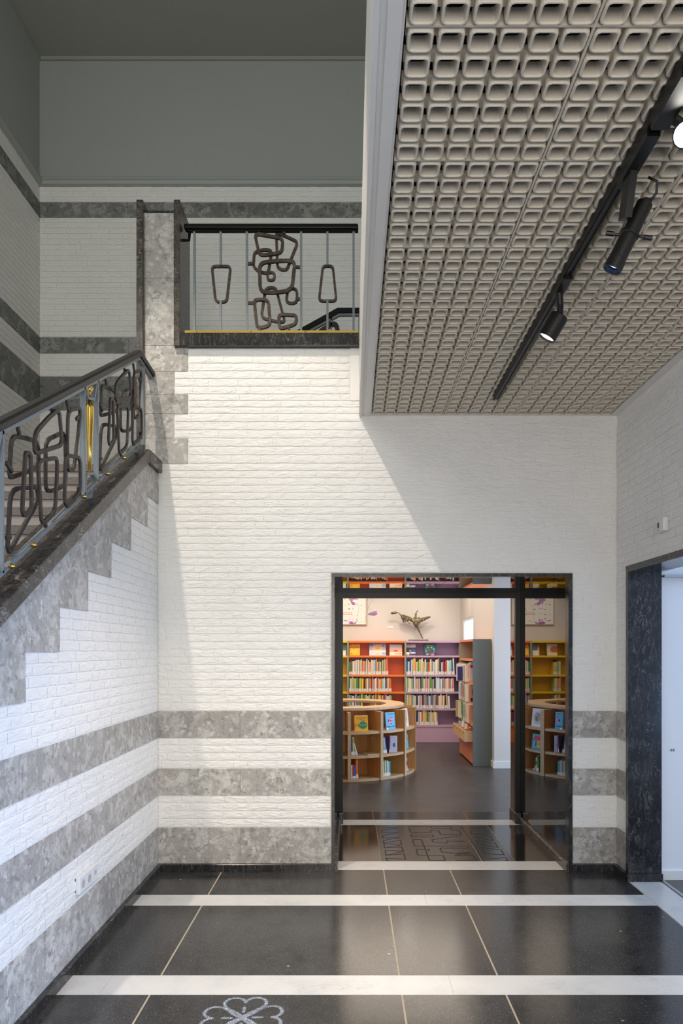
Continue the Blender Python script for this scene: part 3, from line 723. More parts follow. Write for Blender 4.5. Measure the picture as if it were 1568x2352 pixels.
m = MB(); m.box(xz(430, 0)[0], .050, YB - .014, YB + .014, xz(0, 764)[1] - .005, xz(0, 764)[1] + .008); kid(m.obj('bottom_rail', grey_metal, None, fix=False), lb)
m = MB(); m.tube([(-1.17, YB, 4.38), (-1.13, YB, 4.38), (-1.125, YB, 4.44)], .010, 8); kid(m.obj('wall_bracket', steel_black, None), lb)
g3 = lambda a, b: xz(440 + a / 3.92, 520 + b / 3.92)
for i, a in enumerate((25, 262, 497, 985, 1222, 1457)):
    x = g3(a, 0)[0]; zt, zb = xz(0, 532)[1], xz(0, 764)[1]
    m = MB()
    if i in (1, 4):
        m.box(x - .0075, x + .0075, YB - .009, YB + .009, g3(0, 350)[1], zt); kid(m.obj('bar', grey_metal, None, fix=False), lb); m = MB(); m.box(x - .0075, x + .0075, YB - .009, YB + .009, zb, g3(0, 672)[1])
    else: m.box(x - .0075, x + .0075, YB - .009, YB + .009, zb, zt)
    kid(m.obj('bar', grey_metal, None, fix=False), lb)
LL = [([(178, 350), (348, 350), (312, 672), (212, 672)], .03, 0, .0165), ([(1180, 346), (1270, 346), (1302, 664), (1145, 664)], .03, 0, .0165),
      ([(568, 66), (700, 88), (822, 110), (812, 240), (610, 265)], .035, 1, .021), ([(760, 55), (800, 58), (955, 130), (852, 390), (770, 368)], .03, 0, .018),
      ([(562, 222), (640, 200), (720, 204), (686, 418), (598, 396), (552, 350)], .035, 0, .018), ([(684, 414), (750, 420), (742, 488), (684, 486)], .025, 1, .016),
      ([(614, 342), (780, 322), (932, 322), (905, 585), (760, 610), (620, 605)], .045, 2, .023), ([(665, 545), (755, 540), (838, 855), (760, 850), (622, 815)], .04, 0, .018),
      ([(865, 542), (948, 558), (945, 685), (848, 682)], .04, 0, .018), ([(562, 658), (690, 662), (708, 895), (590, 922)], .035, 1, .021), ([(782, 792), (945, 803), (940, 880), (790, 928)], .035, 1, .021)]
for pts, r, lay, wd in LL:
    c = (lay - 1) * .016; m = MB(); m.band(fillet([g3(*p) for p in pts], r, 4), fy, wd, c - .009, c + .009)
    kid(m.obj('iron_loop', iron_brown, None), lb)
m = MB()
for a, b in (((605, 38), (605, 64)), ((832, 38), (832, 68)), ((505, 336), (555, 336)), ((940, 368), (980, 368)), ((945, 655), (980, 655)), ((505, 690), (552, 690)), ((608, 915), (608, 950)), ((875, 900), (875, 950))):
    m = MB(); m.band([g3(*a), g3(*b)], fy, .019, -.008, .008, closed=False); kid(m.obj('iron_stub', iron_brown, None), lb)

# ---- balustrade of the second flight, seen through the landing bars
YU = 5.6; ku = YU / F
ub = tag(empty('upper_flight_balustrade', ((760 - CX) * ku, YU, 3.66)), 'handrail and iron loop of the next flight glimpsed behind the landing bars', 'balustrade')
xu = lambda a, b: ((440 + a / 3.92 - CX) * ku, H + (CY - 520 - b / 3.92) * ku)
fu = lambda a, b, c: (a, YU - c, b)
m = MB(); m.band([xu(820, 1045), xu(1320, 768), xu(1620, 768)], fu, .036, -.03, .03, closed=False); kid(m.obj('handrail', steel_black, None), ub)
m = MB(); m.band([xu(860, 1050), xu(1330, 794), xu(1620, 794)], fu, .026, -.012, .012, closed=False); kid(m.obj('top_rail', grey_metal, None), ub)
m = MB(); m.band(fillet([xu(1130, 960), xu(1295, 865), xu(1320, 960), xu(1330, 1060), xu(1180, 1090)], .05, 3), fu, .034, -.012, .012); kid(m.obj('iron_loop', iron_dark, None), ub)
m = MB(); m.band([xu(1225, 860), xu(1240, 900)], fu, .03, -.01, .01, closed=False); kid(m.obj('iron_stub', iron_dark, None), ub); m = MB(); m.box(xu(1250, 0)[0], xu(1262, 0)[0], YU - .012, YU + .012, 3.66, xu(0, 800)[1]); kid(m.obj('post', grey_metal, None, fix=False), ub); m = MB(); m.box(xu(1500, 0)[0], xu(1512, 0)[0], YU - .012, YU + .012, 3.66, xu(0, 800)[1]); kid(m.obj('post', grey_metal, None, fix=False), ub)

# ================================================================== TRACK LIGHTS
tk = tag(empty('lighting_track', (.913, 3, 3.13)), 'black ceiling track running along the moulded tile ceiling', 'light track')
m = MB(); m.box(.895, .931, .4, 4.34, 3.10, 3.133); m.box(.899, .905, .4, 4.34, 3.094, 3.10); m.box(.921, .927, .4, 4.34, 3.094, 3.10); kid(m.obj('rail', black_metal, None, fix=False), tk)
def cyl(axis0, axis1, r, n=24): m = MB(); m.tube([axis0, axis1], r, n); return m
def head(name, label, rear, lens, r, lampm, cone=None, rim=True):
    rear, lens = Vector(rear), Vector(lens); d = (lens - rear).normalized()
    t = tag(empty(name, rear), label, 'spotlight')
    m = MB(); n = 28
    prof = [(0, .3), (0, 1), (1, 1), (1, .90), (.80, .88), (.80, 0)]
    a = d.orthogonal().normalized(); b = d.cross(a); L = (lens - rear).length; vs = []
    for s, q in [(0.0, .02), (0, .96), (.03, 1), (1, 1), (1, .90), (.86, .86), (.86, .02)]:
        for k in range(n):
            an = 2 * math.pi * k / n; vs.append(rear + d * (L * s) + (a * math.cos(an) + b * math.sin(an)) * r * q)
    fs = [(i * n + k, i * n + (k + 1) % n, (i + 1) * n + (k + 1) % n, (i + 1) * n + k) for i in range(6) for k in range(n)]
    m.add(vs, fs); kid(m.obj('body', black_metal, None, smooth=False), t)
    m = MB(); m.tube([lens - d * L * .10, lens - d * L * .08], r * .84, n); kid(m.obj('lens', lampm, None), t)
    return t, d
# small spot
rear, lens = Vector((.919, 3.035, 2.995)), Vector((.867, 3.055, 2.906))
t, d = head('track_spotlight', 'small black cylindrical spotlight near the far end of the ceiling track', rear, lens, .041, lamp_soft)
m = MB(); m.tube([rear - Vector((0, -.0, -.03)) * -1 * 0 + Vector((0, 0, -.01)), (.921, 3.03, 3.04), (.913, 3.02, 3.10)], .014, 10); kid(m.obj('stem', black_metal, None), t)
m = MB(); m.box(.893, .933, 2.90, 3.06, 3.085, 3.101); kid(m.obj('adapter', black_metal, None, fix=False), t)
spot('track_spotlight_beam', lens + (lens - rear) * .05, lens + (lens - rear) * 30, 200, (1, .86, .70), 80, .9, .03)
# bright spot at the picture's right edge
rear, lens = Vector((1.005, 2.04, 3.065)), Vector((.972, 2.0, 3.020))
t, d = head('track_spotlight', 'glowing spotlight on the ceiling track near the top right edge', rear, lens, .036, lamp_white)
m = MB(); m.tube([(1.003, 2.04, 3.062), (.95, 2.03, 3.09), (.92, 2.02, 3.11)], .014, 10); kid(m.obj('stem', black_metal, None), t)
m = MB(); m.box(.893, .945, 1.86, 2.05, 3.07, 3.101); kid(m.obj('adapter', black_metal, None, fix=False), t)
# gobo projector
lens = Vector((.883, 2.33, 2.808)); TG = Vector((-.4505, 2.846, 0)); d = (TG - lens).normalized(); rear = lens - d * .235
pj = tag(empty('projector_spotlight', rear), 'large black image projector on the ceiling track throwing a clover outline', 'projector')
def ring(m, s0, s1, r0, r1, n=28, cap0=True):
    a = d.orthogonal().normalized(); b = d.cross(a); vs = []
    for s, r in ((s0, r0), (s1, r1)):
        for k in range(n):
            an = 2 * math.pi * k / n; vs.append(lens - d * s + (a * math.cos(an) + b * math.sin(an)) * r)
    m.add(vs, [(k, (k + 1) % n, n + (k + 1) % n, n + k) for k in range(n)])
m = MB()
ring(m, 0, .03, .0315, .0315); ring(m, .03, .031, .0315, .029); ring(m, .031, .115, .029, .029); ring(m, .115, .118, .029, .033); ring(m, .118, .126, .033, .033); ring(m, .126, .13, .033, .026)
ring(m, 0, .0, .0315, .026); ring(m, 0, .03, .026, .026); ring(m, .13, .225, .027, .027); ring(m, .225, .24, .027, .012); ring(m, .24, .241, .012, .001)
kid(m.obj('barrel', black_metal, None), pj)
m = MB(); ring(m, .017, .0171, .0259, .021); kid(m.obj('lens_ring', plastic_dark, None), pj)
m = MB(); a = d.orthogonal().normalized(); b = d.cross(a)
for sg, s in ((1, .12), (-1, .115)):
    side = Vector((1, 0, -.15)).normalized() * sg; p0 = lens - d * s + side * .028
    m = MB(); m.tube([p0, p0 + side * .022, p0 + side * .0221, p0 + side * .048], [.0045, .0045, .008, .008], 8); kid(m.obj('focus_handle', black_metal, None), pj)
m = MB(); p1 = lens - d * .15; m.box(-.025, .025, -.012, .012, 0, 1)
top = Vector((.915, 2.25, 3.085)); side_ = (top - p1); side_ = (side_ - d * side_.dot(d)).normalized(); p1 = p1 + side_ * .040; ax = (p1 - top); q = ax.to_track_quat('Z', 'X').to_matrix().to_4x4()
m.v = [tuple(Matrix.Translation(top) @ q @ Vector((x, y * 1.0, z * ax.length))) for x, y, z in m.v]; kid(m.obj('arm', black_metal, None), pj)
m = MB(); m.box(.895, .935, 2.08, 2.32, 3.075, 3.101); kid(m.obj('adapter', black_metal, None, fix=False), pj)
m = MB(); c0 = lens - d * .215 + Vector((.018, 0, .01)); m.tube([c0, c0 + Vector((.022, -.01, .03)), c0 + Vector((.020, -.02, .06)), c0 + Vector((-.01, -.02, .075))], .0045, 8); kid(m.obj('cable', black_metal, None, smooth=True), pj)
# the pattern plate inside the barrel: a real stencil that the lamp shines through
LP = lens - d * .145; gd = .105
GC = LP + d * gd
def stencil():
    # clover outline in floor coordinates
    segs = []
    for ang in (92, 2, -88, 182):
        ca, sa = math.cos(math.radians(ang)), math.sin(math.radians(ang)); pts = []
        for k in range(121):
            t = 2 * math.pi * k / 120; x = 16 * math.sin(t) ** 3; y = 13 * math.cos(t) - 5 * math.cos(2 * t) - 2 * math.cos(3 * t) - math.cos(4 * t)
            al, ac = (y + 17) * .0056, x * .0056; pts.append((al * ca - ac * sa, al * sa + ac * ca))
        segs.append(np.array(pts))
        segs.append(np.array([((.045 + .004 * i) * ca, (.045 + .004 * i) * sa) for i in range(10)]))
    S = np.concatenate(segs)
    n, half = 170, .0082
    a = d.orthogonal().normalized(); b = d.cross(a)
    ii = (np.arange(n) + .5) / n * 2 - 1
    A, B = np.meshgrid(ii * half, ii * half, indexing='ij')
    dirs = np.array(d)[None, None] * gd + np.array(a) * A[..., None] + np.array(b) * B[..., None]
    t = -LP.z / dirs[..., 2]; X = LP.x + dirs[..., 0] * t - TG.x; Y = LP.y + dirs[..., 1] * t - TG.y
    q = np.stack([X.ravel(), Y.ravel()], 1); dm = np.full(len(q), 9.)
    for k in range(0, len(S), 60): dm = np.minimum(dm, np.sqrt(((q[:, None] - S[None, k:k + 60]) ** 2).sum(-1)).min(1))
    openc = (dm < .0066).reshape(n, n)
    m = MB(); st_ = 2 * half / n
    def P(x, y): return GC + a * x + b * y
    for i in range(n):
        j = 0
        while j < n:
            if openc[i, j]: j += 1; continue
            k = j
            while k < n and not openc[i, k]: k += 1
            x0, x1, y0, y1 = -half + i * st_, -half + (i + 1) * st_, -half + j * st_, -half + k * st_
            m.add([P(x0, y0), P(x1, y0), P(x1, y1), P(x0, y1)], [(0, 1, 2, 3)]); j = k
    R2 = .024
    for x0, x1, y0, y1 in ((-R2, R2, -R2, -half), (-R2, R2, half, R2), (-R2, -half, -half, half), (half, R2, -half, half)):
        m.add([P(x0, y0), P(x1, y0), P(x1, y1), P(x0, y1)], [(0, 1, 2, 3)])
    kid(m.obj('pattern_plate', plastic_dark, None, fix=False), pj)
stencil()
l_ = spot('projector_lamp', LP, TG, 7500, (.70, .80, 1), 8.6, .05, .00012)
m = MB(); ring(m, .018, .0181, .0112, .021); kid(m.obj('lens', lamp_blue, None), pj)

# stair hall spot fitting (above the picture)
sh = tag(empty('ceiling_spotlight', (-1.9, 2.2, 6.9)), 'white spotlight fitting on the stair hall ceiling above the picture', 'spotlight')
m = MB(); m.tube([(-1.93, 2.15, 6.97), (-1.905, 2.185, 6.895)], [.05, .05], 16); m.tube([(-1.94, 2.14, 7.03), (-1.93, 2.15, 6.97)], .015, 8); kid(m.obj('body', plastic_white, None), sh)

# ================================================================== SMALL WALL FITTINGS
so = tag(empty('wall_socket', (XL, 3.43, .381)), 'white triple socket plate low on the left brick wall', 'socket')
y0, y1, z0, z1 = 3.318, 3.555, .338, .424
m = MB(); m.box(XL + .002, XL + .022, y0, y1, z0, z1); bev(kid(m.obj('plate', plastic_white, None, fix=False), so), .004)
for i in range(3):
    yc = y0 + (i + .5) * (y1 - y0) / 3
    m = MB(); m.box(XL + .0221, XL + .024, yc - .035, yc + .035, z0 + .006, z1 - .006); kid(m.obj('insert', plastic_white, None, fix=False), so)
    m = MB()
    if i < 2: m.tube([(XL + .0241, yc, .381), (XL + .0246, yc, .381)], .021, 16)
    else: m.box(XL + .0241, XL + .0246, yc - .012, yc + .012, .375, .398)
    kid(m.obj('contact', M_('socket_grey', (.45, .43, .42, 1), .5), None), so)
th = tag(empty('wall_sensor', (XR, 4.0, 2.26)), 'small white sensor box on the right brick wall above the side opening', 'sensor')
yc = XR * F / (1528 - CX); zc = H + (CY - 1205) * yc / F
m = MB(); m.box(XR - .034, XR - .001, yc - .045, yc + .045, zc - .042, zc + .042); bev(kid(m.obj('housing', plastic_white, None, fix=False), th), .008)
m = MB(); m.box(XR - .0352, XR - .034, yc + .010, yc + .030, zc - .018, zc + .014); m.box(XR - .0352, XR - .034, yc + .014, yc + .026, zc - .034, zc - .029); kid(m.obj('window', plastic_dark, None, fix=False), th)

# ================================================================== LIBRARY
YF = 11.34
COLS = {'white': 'e8e6e0', 'cream': 'e6d9b8', 'red': 'c8352f', 'pink': 'e79aa6', 'orange': 'e2702e', 'yellow': 'eec23c', 'lime': 'b9cc5a', 'green': '4f9a4c', 'teal': '4f9c98', 'light blue': '9cc6de', 'blue': '3f69ac', 'navy': '2c3157', 'purple': '7b4d86', 'brown': '7d5a43', 'grey': '8f9094', 'beige': 'cbb698', 'black': '2a2628', 'mint': 'a9d3bd', 'salmon': 'e99a7d'}
WTS = [('white', 15), ('cream', 12), ('red', 4), ('pink', 4), ('orange', 4), ('yellow', 3), ('lime', 3), ('green', 3), ('teal', 2), ('light blue', 3), ('blue', 3), ('navy', 2), ('purple', 2), ('brown', 2), ('grey', 3), ('beige', 6), ('black', 2), ('mint', 3), ('salmon', 4)]
POOL = [c for c, n in WTS for _ in range(n)]
# one book mesh: unit box, spine towards -Y; slots: cover, pages, spine label
def book_mesh():
    m = MB(); lh = .24
    x0, x1 = 0, 1
    m.add([(0, 0, lh), (1, 0, lh), (1, 0, 1), (0, 0, 1)], [(0, 1, 2, 3)], 0)
    m.add([(0, 0, .02), (1, 0, .02), (1, 0, lh), (0, 0, lh)], [(0, 1, 2, 3)], 2)
    m.add([(0, 0, 0), (1, 0, 0), (1, 0, .02), (0, 0, .02)], [(0, 1, 2, 3)], 0)
    m.add([(0, 0, 0), (0, 0, 1), (0, 1, 1), (0, 1, 0)], [(0, 1, 2, 3)], 0); m.add([(1, 0, 0), (1, 1, 0), (1, 1, 1), (1, 0, 1)], [(0, 1, 2, 3)], 0)
    m.add([(0, .04, 1), (1, .04, 1), (1, 1, 1), (0, 1, 1)], [(0, 1, 2, 3)], 1); m.add([(0, 0, 1), (1, 0, 1), (1, .04, 1), (0, .04, 1)], [(0, 1, 2, 3)], 0)
    m.add([(0, 0, 0), (0, 1, 0), (1, 1, 0), (1, 0, 0)], [(0, 1, 2, 3)], 0); m.add([(0, 1, 0), (0, 1, 1), (1, 1, 1), (1, 1, 0)], [(0, 1, 2, 3)], 1)
    o = m.obj('book', [book_cover, paper, M_('spine_label', (.80, .76, .73, 1), .5)], None, fix=False); me = o.data
    bpy.data.objects.remove(o); return me
BOOK = book_mesh()
def book(M, w_, d_, h_, cname, label, group):
    o = bpy.data.objects.new('book', BOOK); C.objects.link(o)
    o.matrix_world = M @ Matrix.Diagonal((w_, d_, h_, 1)); o.color = lin(COLS[cname]); return tag(o, label, 'book', group)
def book_row(place, x0, x1, z, hmin, hmax, where, group, r, wmin=.014, wmax=.031, depth=.19, lean_last=True, end='left'):
    x = x0; seq = []
    while x < x1 - wmin:
        w_ = min(r.uniform(wmin, wmax), x1 - x); seq.append((x, w_)); x += w_ + r.choice((.0006, .0006, .004, .007))
    for i, (x, w_) in enumerate(seq):
        h_ = r.uniform(hmin, hmax); cn = r.choice(POOL); lean = r.uniform(0, .03) if r.random() < .3 else 0
        if lean_last and i > len(seq) - 3: lean = -.05
        Mx = place(x, z, r.uniform(-.004, .014), lean)
        book(Mx, w_, depth, h_, cn, f'slim {cn} picture book, {nth(i + 1)} from {end} {where}', group)
ORD = ['top', 'second', 'third', 'fourth', 'fifth']
_o1 = 'first second third fourth fifth sixth seventh eighth ninth tenth eleventh twelfth thirteenth fourteenth fifteenth sixteenth seventeenth eighteenth nineteenth'.split()
def nth(i):
    if i < 20: return _o1[i - 1]
    t = ('twent', 'thirt', 'fort', 'fift', 'sixt')[i // 10 - 2]
    return t + 'ieth' if i % 10 == 0 else t + 'y-' + _o1[i % 10 - 1]
def bookcase(x0, x1, col, edge, lab, ZS):
    t = tag(empty('bookcase', ((x0 + x1) / 2, YF, 0)), lab, 'bookcase')
    for x, nm in ((x0, 'side_panel'), (x1 - .014, 'side_panel')):
        m = MB(); m.box(x, x + .014, YF, 11.595, 0, 1.672); kid(m.obj(nm, upright_grey, None, fix=False), t)
    m = MB(); m.box(x0 + .014, x1 - .014, 11.56, 11.59, 0, 1.66); kid(m.obj('back_panel', col, None, fix=False), t)
    for k, z in enumerate(ZS):
        m = MB(); m.box(x0 + .0145, x1 - .0145, YF + .001, 11.56, z - .030, z); kid(m.obj('shelf', edge, None, fix=False), t)
    m = MB(); m.box(x0 + .0145, x1 - .0145, YF + .012, YF + .03, .0, ZS[-1] - .03); kid(m.obj('base_panel', edge, None, fix=False), t)
    return t
ZS = [1.672, 1.430, 1.112, .832, .555, .282]
def place_far(x, z, dy, lean): return Matrix.Translation((x, YF + .01 + dy, z)) @ Matrix.Rotation(lean, 4, 'Y')
bookcase(-.957, -.052, yellow, yellow_edge, 'yellow bookcase at the left of the far library wall', ZS)
bookcase(-.052, .895, orange, orange_edge, 'orange bookcase in the middle of the far library wall', ZS)
bookcase(.895, 1.80, lilac, lilac_edge, 'lilac bookcase under the bronze figure', ZS)
r = random.Random(5)
def xpx(u): return (u - CX) * YF / F
for k, (u0, u1) in enumerate(((801.5, 894), (801.5, 899.5), (801.5, 902), (801.5, 890))):
    book_row(place_far, xpx(u0), xpx(u1), ZS[k + 1 + 0 if False else k + 1 + 1 - 0] if False else ZS[k + 2], .205, .275 if k == 0 else .245, f'on orange bookcase {ORD[k + 1]} shelf', f'picture books on the {ORD[k + 1]} shelf of the orange bookcase', r)
for k, (u0, u1) in enumerate(((931, 1044), (931, 1043), (931, 1036), (945, 1007))):
    book_row(place_far, xpx(u0), xpx(u1), ZS[k + 2], .205, .275 if k == 0 else .245, f'on lilac bookcase {ORD[k + 1]} shelf', f'picture books on the {ORD[k + 1]} shelf of the lilac bookcase', r)
for k, (a0, a1) in enumerate(((-.62, -.38), (-.62, -.38), (-.62, -.40))):
    book_row(place_far, a0, a1, ZS[k + 2], .205, .245, f'on yellow bookcase {ORD[k + 1]} shelf', f'picture books on the {ORD[k + 1]} shelf of the yellow bookcase', r)

# ---- face-out books
def cover(M, w_, h_, col, prints, label, group=None, th=.014, texts=()):
    """book standing with its front cover towards local -Y, lower left corner at the origin of M"""
    t = empty('display_book'); t.matrix_world = M; tag(t, label, 'book', group)
    m = MB(); m.box(0, w_, 0, th, 0, h_); o = m.obj('cover', flat(col), None, fix=False); o.parent = t; bev(o, .003, 1)
    m = MB(); m.box(.003, w_ - .002, .002, th - .002, h_ - .001, h_ + .0005); o = m.obj('pages', paper, None, fix=False); o.parent = t
    lay = 0
    for c, shp in prints:
        lay += 1; m = MB()
        kind, *q = shp
        if kind == 'r': pts = [(q[0], q[1]), (q[2], q[1]), (q[2], q[3]), (q[0], q[3])]
        elif kind == 'e': pts = [(q[0] + q[2] * math.cos(2 * math.pi * i / 24), q[1] + q[3] * math.sin(2 * math.pi * i / 24)) for i in range(24)]
        else: pts = q[0]
        m.prism([(a * w_, b * h_) for a, b in pts], lambda a, b, cc: (a, -cc, b), -.001, .0003 + .0002 * lay); o = m.obj('cover_print', flat(c), None); o.parent = t
    for txt, x, z, size, c in texts:
        cu_ = bpy.data.curves.new('cover_title', 'FONT'); cu_.body = txt; cu_.size = size * h_; cu_.extrude = .0004; cu_.resolution_u = 2
        cu_.align_x = 'CENTER'; cu_.materials.append(flat(c))
        o = bpy.data.objects.new('cover_title', cu_); C.objects.link(o); me_ = bpy.data.meshes.new_from_object(o); bpy.data.objects.remove(o); o = bpy.data.objects.new('cover_title', me_); C.objects.link(o); o.parent = t; o.location = (x * w_, -.0018 - .0002 * lay, z * h_); o.rotation_euler = (math.pi / 2, 0, 0)
    return t
def tilt(x, y, z, rx=-10, rz=0): return Matrix.Translation((x, y, z)) @ Matrix.Rotation(math.radians(rz), 4, 'Z') @ Matrix.Rotation(math.radians(rx), 4, 'X')
zt = ZS[1] + .001
k7 = YF / F
cover(tilt(xpx(802), YF + .03, zt), 24.5 * k7, 30 * k7, 'f2b51f', [('e58a1a', ('r', 0, .55, 1, 1)), ('f5c832', ('e', .5, .3, .35, .2)), ('5a2a10', ('e', .42, .48, .04, .03)), ('5a2a10', ('e', .22, .14, .05, .03)), ('5a2a10', ('e', .15, .87, .05, .03))], 'yellow picture book titled Scorpio facing out on the orange bookcase', texts=[('Scorpio', .5, .6, .22, '8a3a5a')])
cover(tilt(xpx(848), YF + .03, zt), 38 * k7, 29 * k7, 'a9a2c2', [('d9d9ea', ('r', 0, 0, 1, .42)), ('e6b07a', ('e', .5, .5, .27, .36)), ('f2e2b8', ('r', .25, .18, .75, .42)), ('b8423a', ('e', .86, .78, .05, .08)), ('8fc0de', ('e', .88, .15, .12, .12)), ('7d6a9c', ('e', .12, .85, .12, .1))], 'wide mauve picture book with an orange disc facing out on the orange bookcase', texts=[('MISTER', .5, .66, .12, 'a03028'), ('MOLE', .5, .52, .14, 'a03028')])
cover(tilt(xpx(894.5), YF + .03, zt), 29 * k7, 26 * k7, 'c9aeb8', [('e8a487', ('r', 0, .3, 1, .6)), ('f0dfd0', ('r', 0, 0, 1, .32)), ('7a3b28', ('e', .5, .42, .16, .05)), ('f0c890', ('e', .6, .16, .2, .1)), ('e2a070', ('e', .85, .15, .1, .08))], 'pink desert scene picture book facing out on the orange bookcase')
cover(tilt(xpx(933), YF + .03, zt), 22 * k7, 26 * k7, 'b9a9b4', [('26233c', ('r', 0, .22, 1, .72)), ('433d86', ('r', .5, .3, 1, .55)), ('8f9a6a', ('e', .42, .42, .1, .1)), ('eee6e2', ('r', .0, .12, .35, .3)), ('f2eee8', ('e', .7, .25, .28, .05)), ('3b3273', ('r', .32, .03, 1, .16)), ('e6d84a', ('e', .2, .05, .08, .05))], 'navy landscape picture book facing out on the lilac bookcase', texts=[('DE BERG', .3, .84, .09, 'b04058')])
cover(tilt(xpx(974.5), YF + .03, zt), 27.5 * k7, 28 * k7, '1f4a58', [('3a7a86', ('e', .52, .42, .42, .34)), ('4a4a44', ('e', .5, .42, .28, .26)), ('5a5a52', ('e', .4, .46, .1, .16)), ('8ac2dc', ('e', .32, .68, .06, .05)), ('b9d64a', ('e', .62, .66, .07, .05)), ('8ac2dc', ('e', .8, .54, .06, .06)), ('8ac2dc', ('e', .14, .36, .05, .05)), ('e25a9c', ('e', .7, .07, .14, .09)), ('e8b0a0', ('e', .25, .1, .12, .05))], 'dark teal picture book with an animal medallion facing out on the lilac bookcase', texts=[('VERVELING', .5, .78, .13, '9fcf4a')])
cover(tilt(-.20, YF + .03, zt), .14, .20, '5f6f60', [('e9a23a', ('p', [(0, .9), (.5, 0), (0, 0)])), ('e8e4d8', ('r', .1, 0, .8, .42))], 'green and orange picture book facing out on the yellow bookcase near the orange one')
cover(tilt(-.55, YF + .03, zt), .26, .20, 'd9c9b0', [('b8603a', ('e', .5, .5, .3, .3)), ('e8d9a0', ('r', 0, 0, 1, .25))], 'wide beige picture book facing out on the yellow bookcase')
cover(tilt(-.90, YF + .03, zt), .2, .21, '9a9a86', [('d8d2c0', ('e', .5, .5, .35, .3))], 'grey green picture book facing out at the left end of the yellow bookcase')

# ---- side bookcase with the grey-green end panel
sb = tag(empty('bookcase', (1.7, 9.57, 0)), 'coral bookcase with a tall grey green end panel beside the white wall end', 'bookcase')
X0, X1, Y0, Y1 = 1.595, 1.832, 9.0, 10.14
m = MB(); m.box(X0, X1, Y0, Y0 + .028, 0, 1.664); kid(m.obj('end_panel', greygreen, None, fix=False), sb)
m = MB(); m.box(X0, X1, Y1 - .02, Y1, 0, 1.664); kid(m.obj('side_panel', upright_grey, None, fix=False), sb)
m = MB(); m.box(X1 - .02, X1, Y0 + .028, Y1 - .02, 0, 1.65); kid(m.obj('back_panel', coral, None, fix=False), sb)
ZB = [1.664, 1.40, 1.088, .815, .545, .29]
for z in ZB[:5]:
    m = MB(); m.box(X0 + .001, X1 - .02, Y0 + .0285, Y1 - .0205, z - .028, z); kid(m.obj('shelf', coral, None, fix=False), sb)
for i in range(4):
    ya = Y0 + .03 + i * (Y1 - Y0 - .052) / 4; m = MB(); m.box(X0 + .004, X0 + .02, ya + .002, ya + (Y1 - Y0 - .052) / 4 - .002, .02, .29); kid(m.obj('base_panel', coral, None, fix=False), sb)
m = MB(); m.box(X0 + .001, X1 - .02, Y0 + .0285, Y1 - .0205, .29, .31); kid(m.obj('shelf', coral, None, fix=False), sb)
Rm = Matrix.Rotation(-math.pi / 2, 4, 'Z')     # spine towards -X, books run towards -Y
r = random.Random(9)
for k, (ya, yb_, nm) in enumerate(((10.09, 9.30, 'second'), (10.09, 9.26, 'third'), (10.09, 9.16, 'fourth'))):
    def place_side(x, z, dy, lean, ya=ya): return Matrix.Translation((X0 - .035 + 2.2 * dy, ya - x, z)) @ Rm @ Matrix.Rotation(lean, 4, 'Y')
    book_row(place_side, 0, ya - yb_, ZB[k + 2] + .0005, .21, .255, f'on coral bookcase {nm} shelf', f'picture books on the {nm} shelf of the coral bookcase', r, .02, .045, .19, False, 'the far end')
MS = lambda x, y, z: Matrix.Translation((x, y, z)) @ Matrix.Rotation(math.radians(4), 4, 'Z')
cover(MS(1.475, 9.62, ZB[2] + .001 + .0), .105, .24, 'ece9ee', [('34327e', ('r', .1, .02, .94, .84))], 'blue panelled book with a white border jutting out of the coral bookcase')
cover(MS(1.592, 9.26, ZB[2] + .001), .17, .265, 'd8d2d0', [('b02a50', ('r', .1, .72, .36, .88)), ('8a5a3a', ('e', .35, .3, .09, .09)), ('3a2a24', ('e', .6, .2, .1, .1)), ('e8b060', ('r', .0, .0, 1, .08))], 'pale picture book with a red title behind the end panel of the coral bookcase', texts=[('DE TUIN', .4, .76, .14, 'b02a50')])
cover(MS(1.575, 9.22, ZB[3] + .001), .19, .235, 'd2a08c', [('6a2a1c', ('e', .62, .55, .16, .3)), ('3a1a14', ('e', .25, .16, .12, .12)), ('3a1a14', ('e', .62, .1, .2, .14)), ('8a3a24', ('e', .3, .6, .07, .25))], 'pink picture book with brown dogs on the coral bookcase')
cover(Matrix.Translation((1.53, 10.05, ZB[4] + .001)) @ Matrix.Rotation(math.radians(5), 4, 'Z'), .15, .24, 'b9ad72', [('4a5a2a', ('e', .7, .6, .25, .3)), ('2a2a1c', ('e', .4, .35, .08, .06)), ('2a2a1c', ('e', .38, .5, .08, .05))], 'olive leafy picture book jutting out at the far end of the coral bookcase')
cover(Matrix.Translation((1.64, 9.20, ZB[1] + .001)) @ Matrix.Rotation(math.radians(-62), 4, 'Z') @ Matrix.Rotation(math.radians(-12), 4, 'X'), .15, .215, 'c98a72', [('e8d8cc', ('e', .5, .5, .3, .3))], 'tilted salmon picture book on the top shelf of the coral bookcase')
